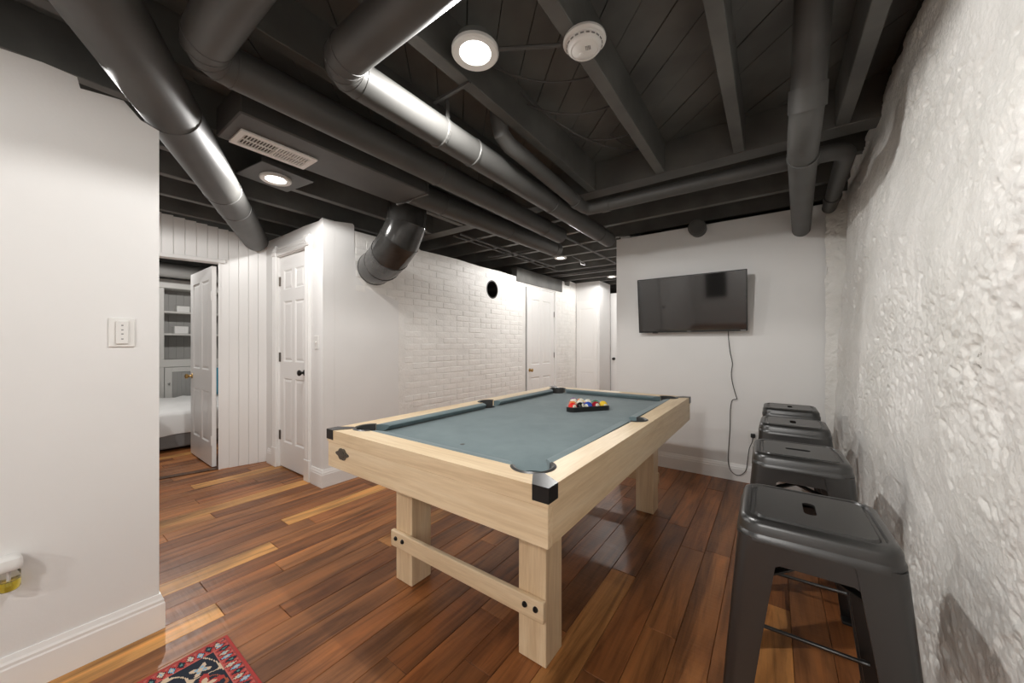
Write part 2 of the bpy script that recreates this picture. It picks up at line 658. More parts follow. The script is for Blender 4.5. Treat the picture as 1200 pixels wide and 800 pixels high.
# corridor and bedroom shells
for nm, lo, hi, lb in [
    ('wall_corridor_end', (-3.2, 8.4, 0), (-1.2, 8.5, 2.5), 'white end wall of the corridor'),
    ('wall_corridor_right', (-1.333, 3.861, 0), (-1.233, 8.4, 2.5), 'white side wall along the corridor'),
    ('wall_bedroom_back', (-7.66, -1.6, 0), (-7.56, 3.6, 2.5), 'white bedroom wall behind the bookcase'),
    ('wall_bedroom_left', (-7.56, -1.7, 0), (-2.22, -1.6, 2.5), 'white bedroom wall running beside the bed'),
    ('wall_bedroom_right', (-7.56, 3.5, 0), (-4.35, 3.6, 2.5), 'white bedroom wall beyond the bookcase'),
]:
    tag(boxo(nm, lo, hi, 'wall'), lb, 'wall', kind='structure')
wf = boxo('wall_corridor_box', (-3.05, 6.32, 0), (-2.58, 6.86, 2.365), 'wall')
tag(wf, 'boxed-in white corner at the corridor end', 'wall', kind='structure')


# --- baseboards: board with a stepped moulded top
def baseboard(name, pts, label, h=0.145, t=0.016):
    """pts: plan polyline; profile offset to the left of the direction of travel"""
    prof = [(0, 0), (t, 0), (t, h - 0.040), (t - 0.003, h - 0.034), (t - 0.003, h - 0.024), (t - 0.007, h - 0.016), (t - 0.011, h), (0, h)]
    P = [Vector((p[0], p[1])) for p in pts]
    bm = bmesh.new()
    rings = []
    for i, p in enumerate(P):
        d0 = (P[i] - P[i - 1]).normalized() if i > 0 else (P[1] - P[0]).normalized()
        d1 = (P[i + 1] - P[i]).normalized() if i < len(P) - 1 else d0
        n0, n1 = Vector((-d0.y, d0.x)), Vector((-d1.y, d1.x))
        nn = (n0 + n1).normalized()
        sc_ = 1.0 / max(0.3, nn.dot(n1))
        rings.append([bm.verts.new((p.x + nn.x * q[0] * sc_, p.y + nn.y * q[0] * sc_, q[1])) for q in prof])
    m_ = len(prof)
    for a, b in zip(rings, rings[1:]):
        for j in range(m_):
            bm.faces.new((a[j], a[(j + 1) % m_], b[(j + 1) % m_], b[j]))
    bm.faces.new(rings[0])
    bm.faces.new(rings[-1])
    return tag(obj(name, bm, 'trim'), label, 'baseboard', kind='structure')


baseboard('baseboard_left', [(-2.22, 0.36), (-2.1, 0.36), (-2.1, -3.98)], 'moulded white baseboard around the left partition end')
baseboard('baseboard_closet', [(-3.05, 2.26), (-3.05, 1.515), (-3.235, 1.515)][::1], 'moulded white baseboard round the closet corner')
baseboard('baseboard_corner', [(-4.035, 1.515), (-4.15, 1.515)], 'short white baseboard left of the closet door')
baseboard('baseboard_back', [(0.34, 3.73), (-1.333, 3.73)][::-1][::-1], 'white baseboard under the television wall')


# --- panelled door leaf, local x = width, y = depth (front at -y), z = up
def door_leaf(root, w, h, panels, m='trim', th=0.035, rec=0.009):
    bm = bmesh.new()
    xs = sorted({0.0, w} | {p[0] for p in panels} | {p[1] for p in panels})
    zs = sorted({0.0, h} | {p[2] for p in panels} | {p[3] for p in panels})

    def inside(cx, cz):
        return any(p[0] < cx < p[1] and p[2] < cz < p[3] for p in panels)
    core = rec + 0.003
    box(bm, (0, core, 0), (w, th - core, h))
    for side in (0, 1):
        y0, y1 = (0, core) if side == 0 else (th - core, th)
        # stiles full height, rails between
        done = []
        x_in = [(p[0], p[1]) for p in panels]
        cols = sorted(set(x_in))
        edges = [0.0] + [v for c_ in cols for v in c_] + [w]
        for a, b in zip(edges[0::2], edges[1::2]):
            box(bm, (a, y0, 0), (b, y1, h))
        for (a, b) in cols:
            zz = [0.0] + [v for p in sorted(panels, key=lambda q: q[2]) if (p[0], p[1]) == (a, b) for v in (p[2], p[3])] + [h]
            for c_, d_ in zip(zz[0::2], zz[1::2]):
                box(bm, (a, y0, c_), (b, y1, d_))
    obj('leaf', bm, m, root)
    for p in panels:
        for side in (0, 1):
            bm = bmesh.new()
            i1, i2 = 0.012, 0.034

            def lp(i, y):
                return [(p[0] + i, y, p[2] + i), (p[1] - i, y, p[2] + i), (p[1] - i, y, p[3] - i), (p[0] + i, y, p[3] - i)]
            if side == 0:
                ls = [lp(0, 0.0005), lp(0.006, 0.004), lp(i1, rec), lp(i1 + 0.004, rec), lp(i2, 0.003)]
            else:
                ls = [lp(0, th - 0.0005), lp(0.006, th - 0.004), lp(i1, th - rec), lp(i1 + 0.004, th - rec), lp(i2, th - 0.003)]
            loft(bm, ls, cap1=True)
            obj('panel', bm, m, root)


def knob(root, x, z, m, y=0.0, out=-1):
    mt = Matrix.Translation((x, y, z)) @ rot_to((0, out, 0))
    k_ = latheo('knob', [(0.0265, 0.0), (0.0265, 0.006), (0.012, 0.008), (0.010, 0.026), (0.018, 0.032), (0.026, 0.042), (0.026, 0.052), (0.018, 0.060), (0.004, 0.063)], m, root, 20, mt)
    return k_


def hinge(root, x, z, m='hinge', y=-0.004):
    bm = bmesh.new()
    lathe(bm, [(0.006, -0.045), (0.006, 0.045)], 10, Matrix.Translation((x, y, z)))
    box(bm, (x - 0.004, y, z - 0.045), (x + 0.022, y + 0.006, z + 0.045))
    obj('hinge', bm, m, root, 40)


# closet door
d1 = thing('door_1', 'narrow white six-panel closet door with black knob', 'door', (DX0 + 0.008, 1.535, 0.012), 0, kind='structure')
w_, h_ = 0.584, 2.03
cA, cB = (0.085, 0.262), (0.322, 0.499)
pn = []
for c_ in (cA, cB):
    pn += [(c_[0], c_[1], 0.24, 0.86), (c_[0], c_[1], 1.02, 1.60), (c_[0], c_[1], 1.71, 1.90)]
door_leaf(d1, w_, h_, pn)
knob(d1, 0.515, 0.93, 'knob')
for z in (0.30, 1.06, 1.80):
    hinge(d1, 0.0, z)
# casing with corner blocks and plinths
cas = thing('trim_1', 'white door casing with rosette corner blocks', 'trim', (0, 1.515, 0), kind='structure')
CW = 0.085
for nm, xa, xb in (('side_casing', DX0 - CW, DX0 + 0.004), ('side_casing', DX1 - 0.004, DX1 + CW)):
    bm = bmesh.new()
    box(bm, (xa, -0.016, 0.19), (xb, 0.0, DH + 0.004), 0.003)
    xm, hw = (xa + xb) / 2, (xb - xa) / 2
    for q in (-0.6, 0.0, 0.6):
        box(bm, (xm + q * hw - 0.007, -0.020, 0.19), (xm + q * hw + 0.007, -0.012, DH), 0.002)
    obj(nm, bm, 'trim', cas)
    bm = bmesh.new()
    box(bm, (xa - 0.004, -0.024, 0), (xb + 0.004, 0.0, 0.19), 0.004)
    obj('plinth_block', bm, 'trim', cas)
    bm = bmesh.new()
    box(bm, (xa - 0.004, -0.024, DH + 0.004), (xb + 0.004, 0.0, DH + 0.10), 0.004)
    lathe(bm, [(0.036, 0.022), (0.034, 0.028), (0.026, 0.026), (0.022, 0.029), (0.008, 0.031), (0.001, 0.033)], 20, Matrix.Translation((xm, 0, DH + 0.052)) @ rot_to((0, -1, 0)))
    obj('corner_block', bm, 'trim', cas, 30)
bm = bmesh.new()
box(bm, (DX0 + 0.006, -0.016, DH), (DX1 - 0.006, 0.0, DH + 0.085), 0.003)
for q in (0.2, 0.5, 0.8):
    box(bm, (DX0 + 0.006, -0.020, DH + 0.085 * q - 0.006), (DX1 - 0.006, -0.012, DH + 0.085 * q + 0.006), 0.002)
obj('head_casing', bm, 'trim', cas)
bm = bmesh.new()
box(bm, (DX0, 0.001, 0), (DX0 + 0.006, 0.099, DH))
box(bm, (DX1 - 0.006, 0.001, 0), (DX1, 0.099, DH))
box(bm, (DX0, 0.001, DH - 0.006), (DX1, 0.099, DH))
obj('jamb', bm, 'trim', cas)

# --- panelled bedroom wall, turned a little away from the room axis
PA = Vector((-4.195, 1.523, 0))
pu = Vector((-0.2385, -0.9711, 0)).normalized()
PROT = math.atan2(pu.y, pu.x)
wp = thing('wall_panelled', 'white tongue-and-groove panelled wall with bedroom doorway', 'wall', PA, PROT, kind='structure')
T0, T1, PH = 0.385, 1.17, 1.975


def ptop(t):
    return 2.255 + 0.14 * t if t < 0.9 else 2.40


bm = bmesh.new()
poly_prism(bm, [[(-0.02, 0), (T0 - 0.012, 0), (T0 - 0.012, PH), (T1 + 0.012, PH), (T1 + 0.012, 0), (2.3, 0), (2.3, 2.40), (0.9, 2.378), (-0.02, 2.25)]], 0.012, 0.09)
for v in bm.verts:
    v.co = Vector((v.co.x, -v.co.z, v.co.y))
obj('wall_core', bm, 'trim', wp)
BWID = 0.078
t = 0.0
bme = {}
while t < 2.28:
    mid = t + BWID / 2
    z0 = PH + 0.035 if T0 - 0.05 < mid < T1 + 0.05 else 0.0
    bm = bmesh.new()
    box(bm, (t + 0.0012, -0.014, z0), (t + BWID - 0.0012, 0.0, ptop(mid)), 0.0028)
    obj('panel_board', bm, 'trim', wp)
    t += BWID
bm = bmesh.new()
box(bm, (T0 - 0.05, -0.002, PH), (T1 + 0.08, 0.012, PH + 0.035), 0.003)
obj('door_head_trim', bm, 'trim', wp)
bm = bmesh.new()
box(bm, (T0 - 0.012, -0.089, 0), (T0 + 0.004, 0.0, PH))
obj('door_jamb', bm, 'trim', wp)
bm = bmesh.new()
box(bm, (T1 - 0.004, -0.089, 0), (T1 + 0.012, 0.0, PH))
obj('door_jamb', bm, 'trim', wp)
boxo('threshold', (T0, -0.085, 0.0005), (T1, -0.002, 0.008), 'floor', wp, 0.003).color = (0.10, 0.045, 0.02, 1)

# open bedroom door
hp = PA + pu * (T0 + 0.012) + Vector((-0.971, 0.2385, 0)) * 0.092
d2 = thing('door_2', 'white four-panel bedroom door standing open', 'door', (hp.x - 0.004, hp.y - 0.004, 0.014), PI - 0.02, kind='structure')
pn = []
for c_ in ((0.11, 0.35), (0.43, 0.67)):
    pn += [(c_[0], c_[1], 0.22, 0.72), (c_[0], c_[1], 0.93, 1.82)]
door_leaf(d2, 0.78, 1.94, pn, th=0.035)
knob(d2, 0.72, 0.84, 'brass', 0.035, 1)
knob(d2, 0.72, 0.84, 'brass', 0.0, -1)
for z in (0.25, 1.65):
    hinge(d2, 0.0, z, 'trim', 0.037)

# --- brick wall: joined mortar bed and single bricks
brick_x = -3.056
wbr = wall_poly('wall_brick', [(1.8, 0), (4.575, 0), (4.575, 2.11), (5.53, 2.11), (5.53, 0), (6.32, 0), (6.32, 2.36), (6.06, 2.37), (6.04, 2.27), (5.86, 2.26), (5.85, 2.33), (5.6, 2.34),
                               (5.6, 2.25), (4.45, 2.25), (4.44, 2.19), (3.9, 2.205), (3.5, 2.20), (3.1, 2.215), (2.55, 2.205), (2.5, 2.235), (2.2, 2.22), (1.8, 2.22)],
                'X', brick_x + 0.0032, 0.10, 'mortar', 'white-painted brick wall with round flue hole')
BL, BH, MJ = 0.205, 0.057, 0.010
FY, FZ, FR = 3.77, 1.934, 0.118


def brick_mesh(L):
    bm = bmesh.new()
    box(bm, (-0.012, 0, 0), (0.006, L, BH), 0.0035, 2)
    me = bpy.data.meshes.new('brick')
    bm.to_mesh(me)
    bm.free()
    me.materials.append(M['brick'])
    return me


bm_full, bm_half = brick_mesh(BL), brick_mesh(BL / 2 - MJ / 2)
cand = []
rnd = random.Random(5)


def brick_ok(y0, y1, z):
    if y0 < 2.275 and z < 1.60:
        return False
    if y1 > 4.575 and y0 < 5.53 and z < 2.12:
        return False
    zt = 2.16 if y1 < 4.46 else (2.08 if y0 < 5.62 else 2.30)
    if 4.30 < y1 and y0 < 5.74 and z > 2.07:
        return False
    if z + BH > zt + rnd.uniform(0.0, 0.06):
        return False
    dy, dz = max(y0 - FY, FY - y1, 0), max(z - FZ, FZ - z - BH, 0)
    if math.hypot(dy, dz) < FR + 0.004:
        return False
    return True


z = 0.004
course = 0
while z < 2.36:
    starts = []
    for (ys, ye) in ((1.81, 4.57), (5.535, 6.31)):
        y = ys
        first = True
        while y < ye - 0.06:
            L = BL / 2 - MJ / 2 if (first and course % 2) else BL
            if y + L > ye:
                L = BL / 2 - MJ / 2
                if y + L > ye + 0.005:
                    break
            if course % 6 == 3 and not first:
                L = BL / 2 - MJ / 2
            if brick_ok(y, y + L, z):
                cand.append((y, z, L))
            y += L + MJ
            first = False
    z += BH + MJ
    course += 1
cand.sort(key=lambda q: (0 if q[1] > 0.47 else 1, q[0]))
extra = bmesh.new()
for i, (y, z, L) in enumerate(cand):
    dx = rnd.uniform(-0.003, 0.002)
    if i < 299:
        o = bpy.data.objects.new('brick', bm_full if L > 0.15 else bm_half)
        C.objects.link(o)
        o.parent = wbr
        o.location = (brick_x + dx, y + rnd.uniform(-0.003, 0.003), z + rnd.uniform(-0.002, 0.002))
        o.rotation_euler = (rnd.uniform(-0.012, 0.012), 0, rnd.uniform(-0.01, 0.01))
    else:
        box(extra, (brick_x - 0.012 + dx, y, z), (brick_x + 0.006 + dx, y + L, z + BH), 0.0035)
o = obj('remaining_bricks', extra, 'brick', wbr)
o['kind'] = 'stuff'
# parged ring round the flue hole and the flue pipe stub
bm = bmesh.new()
poly_prism(bm, [arc(0, 0, FR + 0.025, 0, 360, 28)[:-1], arc(0, 0, FR, 0, 360, 28)[:-1]], 0, 0.012)
for v in bm.verts:
    v.co = Vector((brick_x - 0.008 + v.co.z, FY + v.co.x, FZ + v.co.y))
obj('flue_surround', bm, 'brick', wbr)
bm = bmesh.new()
lathe(bm, [(FR, 0.0), (FR - 0.008, 0.0), (FR - 0.010, -0.16), (0.001, -0.16)], 28, cap0=False, cap1=False)
lathe(bm, [(FR, 0.0), (FR + 0.006, 0.006), (FR - 0.008, 0.006), (FR - 0.008, 0.0)], 28, cap0=False, cap1=False)
fl = obj('flue_pipe', bm, 'wood_dark', None, 40, (brick_x - 0.001, FY, FZ))
fl.rotation_euler = (0, PI / 2, 0)
tag(fl, 'round black flue opening set in the white brick', 'flue')
# cut the hole in the wall bed
cut = bmesh.new()
lathe(cut, [(FR - 0.001, -0.3), (FR - 0.001, 0.3)], 28)
bmesh.ops.transform(cut, matrix=Matrix.Translation((brick_x, FY, FZ)) @ rot_to((1, 0, 0)), verts=cut.verts[:])
cme = bpy.data.meshes.new('cut')
cut.to_mesh(cme)
cut.free()
co = bpy.data.objects.new('cut', cme)
C.objects.link(co)
md = wbr.modifiers.new('hole', 'BOOLEAN')
md.object = co
md.operation = 'DIFFERENCE'
md.solver = 'EXACT'
dg = bpy.context.evaluated_depsgraph_get()
new_me = bpy.data.meshes.new_from_object(wbr.evaluated_get(dg))
wbr.modifiers.clear()
wbr.data = new_me
bpy.data.objects.remove(co)
# black lintel over the brick door
boxo('lintel', (-3.14, 4.33, 2.125), (-3.035, 5.735, 2.335), 'black', wbr, 0.006)

# far door in the brick wall
d3 = thing('door_3', 'old white panelled door set in the brick wall', 'door', (-3.075, 4.655, 0.012), PI / 2, kind='structure')
pn = []
for c_ in ((0.12, 0.37), (0.47, 0.72)):
    pn += [(c_[0], c_[1], 0.28, 0.66), (c_[0], c_[1], 0.86, 1.90)]
door_leaf(d3, 0.84, 2.07, pn, m='trim')
knob(d3, 0.07, 0.78, 'brass')
for z in (0.3, 1.0, 1.7):
    hinge(d3, 0.84, z)
dfr = thing('trim_2', 'white frame around the old brick-wall door', 'trim', (-3.062, 0, 0), kind='structure')
boxo('side_casing', (-0.09, 5.505, 0), (0.012, 5.56, 2.10), 'trim', dfr, 0.003)
boxo('side_casing', (-0.09, 4.576, 0), (-0.004, 4.596, 2.10), 'trim', dfr, 0.003)
boxo('dark_gap_strip', (-0.09, 4.597, 0), (-0.035, 4.653, 2.084), 'wood_dark', dfr)
boxo('head_casing', (-0.09, 4.60, 2.085), (-0.005, 5.505, 2.108), 'trim', dfr, 0.003)

# panelled white leaf on the corridor box and half-open door beyond
d4 = thing('door_4', 'flat white panelled leaf at the corridor end', 'door', (-3.02, 6.30, 0.012), 0, kind='structure')
door_leaf(d4, 0.40, 2.0, [(0.07, 0.33, 0.20, 0.66), (0.07, 0.33, 0.90, 1.85)], th=0.018, rec=0.004)
d5 = thing('door_5', 'white corridor door ajar with a black knob', 'door', (-2.60, 6.93, 0.012), 0, kind='structure')
door_leaf(d5, 0.76, 2.19, [(0.14, 0.34, 0.25, 0.85), (0.42, 0.62, 0.25, 0.85), (0.14, 0.34, 1.05, 1.85), (0.42, 0.62, 1.05, 1.85)])
knob(d5, 0.075, 0.90, 'knob')


# ------------------------------------------------------------------ rough painted stone wall (right)
def pnoise(x, y, seed):
    rs = np.random.RandomState(seed)
    perm = rs.permutation(256)
    ang = rs.rand(256) * 2 * np.pi
    xi, yi = np.floor(x).astype(int), np.floor(y).astype(int)
    xf, yf = x - xi, y - yi
    u = xf * xf * xf * (xf * (xf * 6 - 15) + 10)
    v = yf * yf * yf * (yf * (yf * 6 - 15) + 10)

    def g(ix, iy, fx, fy):
        h = perm[(perm[ix & 255] + iy) & 255]
        return np.cos(ang[h]) * fx + np.sin(ang[h]) * fy
    a = g(xi, yi, xf, yf)
    b = g(xi + 1, yi, xf - 1, yf)
    c = g(xi, yi + 1, xf, yf - 1)
    d = g(xi + 1, yi + 1, xf - 1, yf - 1)
    return (a + u * (b - a)) * (1 - v) + (c + u * (d - c)) * v


def rough(s_, t_, seed=0):
    h = 0.030 * pnoise(s_ * 1.3, t_ * 1.3, seed + 1) + 0.018 * pnoise(s_ * 3.4 + 0.25 * t_, t_ * 3.8, seed + 2)
    w1 = 0.06 * pnoise(s_ * 4, t_ * 4, seed + 3)
    h = h + 0.006 * (0.42 - np.abs(pnoise(s_ * 7 + w1 * 9, t_ * 8.5 + s_ * 2, seed + 4)) * 1.6)
    msk = np.clip(0.55 + 1.4 * pnoise(s_ * 2.1 + 3, t_ * 2.1, seed + 11), 0.15, 1.2)   # smoother and rougher zones
    e = pnoise(s_ * 15 - t_ * 6, t_ * 15 + s_ * 5, seed + 5)
    g = pnoise(s_ * 22 - t_ * 12, t_ * 30 + s_ * 6, seed + 6)
    h = h + msk * (0.0030 * e + 0.0085 * (0.25 - np.abs(e)) + 0.0060 * (0.25 - np.abs(g)) + 0.0028 * g + 0.0034 * pnoise(s_ * 72, t_ * 78, seed + 7))
    h = h + 0.0022 * pnoise(s_ * 105, t_ * 112, seed + 9)
    p = pnoise(s_ * 9 + t_ * 7, t_ * 21 - s_ * 9, seed + 8)
    h = h - 0.011 * np.clip((p - 0.31) * 8.0, 0, 1) * np.clip(msk, 0.3, 1)           # chipped gouges
    p2 = pnoise(s_ * 25 + t_ * 11, t_ * 36 - s_ * 15, seed + 10)
    h = h - 0.006 * np.clip((p2 - 0.30) * 7.0, 0, 1) * np.clip(msk, 0.2, 1)
    return h


def grid_mesh(P):
    ny, nz = P.shape[:2]
    me = bpy.data.meshes.new('stone')
    idx = np.arange(ny * nz).reshape(ny, nz)
    f = np.stack([idx[:-1, :-1], idx[1:, :-1], idx[1:, 1:], idx[:-1, 1:]], -1).reshape(-1, 4)
    me.from_pydata(P.reshape(-1, 3).tolist(), [], f.tolist())
    me.update()
    return me


ys = np.concatenate([np.arange(-4.0, 0.7, 0.03), np.arange(0.7, 3.40, 0.0048), np.arange(3.40, 3.62, 0.008)])
zs_ = np.arange(0, 1.0001, 0.0021) 
Yg, Zg = np.meshgrid(ys, zs_, indexing='ij')
top = 2.47 + 0.035 * pnoise(ys * 3.0, ys * 0 + 0.3, 21) + 0.02 * pnoise(ys * 11, ys * 0 + 0.7, 22)
Zg = Zg * top[:, None]
Xg = 0.352 + 0.040 * Zg
Xg = Xg - rough(Yg, Zg)
Xg = np.maximum(Xg, 0.318 + 0.0 * Zg)
endk = np.clip((Yg - 3.47 - 0.05 * pnoise(Zg * 2.5, Zg * 0 + 0.5, 31)) / 0.12, 0, 1)
Xg = Xg + 0.20 * endk ** 2
# ragged rounded top
k_ = np.clip((Zg / top[:, None] - 0.985) / 0.015, 0, 1)
Xg = Xg + 0.03 * k_ ** 2
me = grid_mesh(np.stack([Xg, Yg, Zg], -1))
wr = obj_me('wall_right', me, 'stone', None, 0)
tag(wr, 'rough white-painted stone wall behind the stools', 'wall', kind='structure')
xs_ = np.arange(0.335, 0.62, 0.005)
zz_ = np.arange(0, 2.36, 0.006)
Xs, Zs = np.meshgrid(xs_, zz_, indexing='ij')
Ys = 3.70 - 1.1 * rough(Xs * 1.2 + 7, Zs, 40) - 0.02 * np.sin((Xs - 0.335) * 12)
Ys = np.minimum(Ys, 3.727)
Xs2 = Xs + np.where(Xs < 0.345, 0.015 * pnoise(Zs * 9, Zs * 0 + .4, 9), 0)
obj_me('stone_return', grid_mesh(np.stack([Xs2, Ys, Zs], -1)), 'stone', wr, 0)
boxo('wall_core', (0.55, -4.1, 0), (0.70, 3.72, 2.46), 'stone', wr)


# ------------------------------------------------------------------ lamps
def lamp(name, x, y, z, label, group, power, square=False, r=0.092):
    t = thing(name, label, 'ceiling light', (x, y, z), 0, group)
    latheo('trim_ring', [(r, 0.012), (r, 0.0), (r - 0.006, -0.006), (r - 0.030, -0.001), (r - 0.036, 0.010)], 'plastic', t, 36, cap0=False, cap1=False)
    latheo('lens', [(r - 0.034, 0.009), (r - 0.042, 0.003), (r - 0.055, -0.001), (0.012, -0.002)], 'lens', t, 36)
    latheo('housing', [(r - 0.02, 0.012), (r - 0.02, 0.05)], 'black', t, 24)
    if square:
        bm = bmesh.new()
        box(bm, (-0.165, -0.165, 0.0125), (0.165, 0.165, 0.020), 0.002)
        box(bm, (-0.165, -0.165, 0.0195), (-0.155, 0.165, 0.04))
        box(bm, (0.155, -0.165, 0.0195), (0.165, 0.165, 0.04))
        p_ = obj('mounting_plate', bm, 'duct', t)
        p_.rotation_euler = (0, 0, 0.12)
    ld = bpy.data.lights.new(name + '_glow', 'SPOT')
    ld.spot_size = PI
    ld.spot_blend = 0.15
    ld.shadow_soft_size = 0.03
    ld.energy = power
    ld.color = LAMP_COL
    lo = bpy.data.objects.new('lamp_glow', ld)
    C.objects.link(lo)
    lo.parent = t
    lo.location = (0, 0, -0.035)
    return t


G = 'round recessed ceiling lamps'
lamp('recessed_light', -0.943, 1.059, JZ0 - 0.012, 'lit round lamp between joists beside smoke detector', G, LAMP_W * 0.92)
lamp('recessed_light', -2.70, 1.03, 2.30, 'lit round lamp on square black plate beside air register', G, LAMP_W * 0.48, True)
lamp('recessed_light', -2.289, 4.274, JZ0 - 0.005, 'lit round lamp near the duct ends by brick wall', G, LAMP_W * 0.65, r=0.08)
lamp('recessed_light', -2.218, 5.976, JZ0 - 0.005, 'lit round lamp at the corridor end by lintel', G, LAMP_W * 0.4, r=0.08)
lamp('recessed_light', -0.46, -1.50, JZ0 - 0.012, 'lit round lamp in the near half of the room', G, LAMP_W * 1.0)
lamp('recessed_light', -0.62, -3.00, JZ0 - 0.012, 'lit round lamp by the back wall', G, LAMP_W * 1.0)
lamp('recessed_light', -5.62, 1.0, JZ0 - 0.012, 'lit round lamp over the bedroom bed', G, LAMP_W)
lamp('recessed_light', -3.3, 0.0, JZ0 - 0.012, 'lit round lamp behind the left partition', G, LAMP_W * 0.6)

# ------------------------------------------------------------------ ducts and pipes on the ceiling


def elbow_path(a, corner, b, rad, n=6):
    a, c, b = Vector(a), Vector(corner), Vector(b)
    d0, d1 = (a - c).normalized(), (b - c).normalized()
    p0, p1 = c + d0 * rad, c + d1 * rad
    pts = [a, p0]
    for i in range(1, n):
        t = i / n
        pts.append(p0 * (1 - t) ** 2 + c * 2 * t * (1 - t) + p1 * t * t)
    return pts + [p1, b]


def seam_ring(bm, p, d, r, w=0.008, n=24):
    mt = Matrix.Translation(p) @ rot_to(d)
    lathe(bm, [(r, -w), (r + 0.004, -w * 0.6), (r + 0.004, w * 0.6), (r, w)], n, mt, False, False)


def seam_obj(parent, p, d, r, w=0.008, m='duct', name='seam_collar'):
    bm = bmesh.new()
    seam_ring(bm, p, d, r, w, 30)
    return obj(name, bm, m, parent, 30)


def duct(name, label, a, corner, b, r, group, seams, straps=()):
    t = thing(name, label, 'duct', (0, 0, 0), 0, group)
    pts = elbow_path(a, corner, b, r * 1.35, 4)
    bm = bmesh.new()
    tube(bm, pts, r, 28)
    o = obj('duct_pipe', bm, 'duct', t, 25)
    for i in range(1, len(pts) - 1):
        seam_obj(t, pts[i], (pts[i + 1] - pts[i - 1]).normalized(), r - 0.002, 0.004)
    for y in seams:
        seam_obj(t, Vector((b[0], y, b[2])), (0, 1, 0), r)
    for y in straps:
        bm = bmesh.new()
        box(bm, (b[0] + r * 0.72, y - 0.011, b[2] + r * 0.35), (b[0] + r * 0.72 + 0.003, y + 0.011, JZ0 + 0.02))
        seam_ring(bm, Vector((b[0], y, b[2])), (0, 1, 0), r + 0.001, 0.011)
        obj('hanger_strap', bm, 'duct', t)
    return t


GD = 'round black supply ducts'
DZ = 2.235
duct('supply_duct', 'round black duct elbowing beside lamp, ending at television wall', (0.42, 0.70, DZ), (-1.315, 0.70, DZ), (-1.315, 3.46, DZ), 0.070, GD, (1.45, 2.3, 3.2), (1.22,))
duct('supply_duct', 'round black duct in the middle of three parallel ducts', (0.42, 0.385, DZ), (-1.64, 0.385, DZ), (-1.64, 3.05, DZ), 0.072, GD, (1.5, 2.75), ())
# boxed trunk with round run-out
tc_ = thing('trunk_duct', 'black rectangular duct run carrying the white register', 'duct', (0, 0, 0), 0)
boxo('trunk_box', (-2.185, 0.575, 2.205), (-1.87, 1.62, 2.345), 'duct', tc_, 0.006)
boxo('trunk_flange', (-2.195, 1.612, 2.198), (-1.86, 1.628, 2.347), 'duct', tc_, 0.003)
tubeo('round_run', [(-2.045, 1.61, 2.262), (-2.04, 1.70, 2.262), (-1.970, 3.58, 2.262)], [0.08, 0.082, 0.082], 'duct', tc_, 26, 30)
for y in (1.9, 2.7, 3.5):
    seam_obj(tc_, Vector((-2.04 + 0.075 * (y - 1.70) / 2.02, y, 2.262)), (0.037, 1, 0), 0.082)
# branch that drops from the trunk and turns into the pier
td = thing('elbow_duct', 'glossy scuffed black elbow duct dropping into the brick wall', 'duct', (0, 0, 0), 0)
P_ = [Vector(p) for p in [(-2.39, 1.87, 2.345), (-2.40, 1.86, 2.16), (-2.46, 1.84, 2.04), (-2.58, 1.84, 1.95), (-2.76, 1.89, 1.905), (-2.985, 1.96, 1.90)]]
R_ = [0.150, 0.158, 0.160, 0.160, 0.156, 0.152]
bm = bmesh.new()
tube(bm, P_, R_, 30)
obj('duct_pipe', bm, 'duct_gloss', td, 20)
for i in (1, 2, 3, 4):
    seam_obj(td, P_[i], (P_[i + 1] - P_[i - 1]).normalized(), R_[i] - 0.001, 0.006, 'duct_gloss')
seam_obj(td, P_[5] + Vector((0.005, 0, 0)), (P_[5] - P_[4]).normalized(), 0.152, 0.014, 'duct_gloss', 'wall_collar')

# big diagonal main
bm = bmesh.new()
du = Vector((-0.894, 0.447, 0)).normalized()
pn0 = Vector((-0.6 * 0.447, -0.6 * 0.894, 2.23))
pts = [pn0 + du * s_ for s_ in (-0.2, 1.86, 1.90, 3.2, 4.34)]
tube(bm, [pts[0], pts[-1]], 0.108, 32)
for q in (1.2, 2.1, 3.0, 3.35):
    seam_ring(bm, pn0 + du * q, du, 0.107, 0.006, 32)
o = obj('main_duct', bm, 'duct', None, 30)
tag(o, 'large round black duct crossing diagonally above the left partition', 'duct')

# drain pipes on the right
def pipe(name, label, pts, r, rings=(), group='black drain pipes'):
    t = thing(name, label, 'pipe', (0, 0, 0), 0, group)
    tubeo('pipe_run', pts, r, 'duct', t, 22, 30)
    for (p, d, w) in rings:
        bm = bmesh.new()
        lathe(bm, [(r, -w), (r + 0.006, -w), (r + 0.006, w), (r, w)], 24, Matrix.Translation(p) @ rot_to(d), False, False)
        obj('coupling', bm, 'duct', t, 30)
    return t


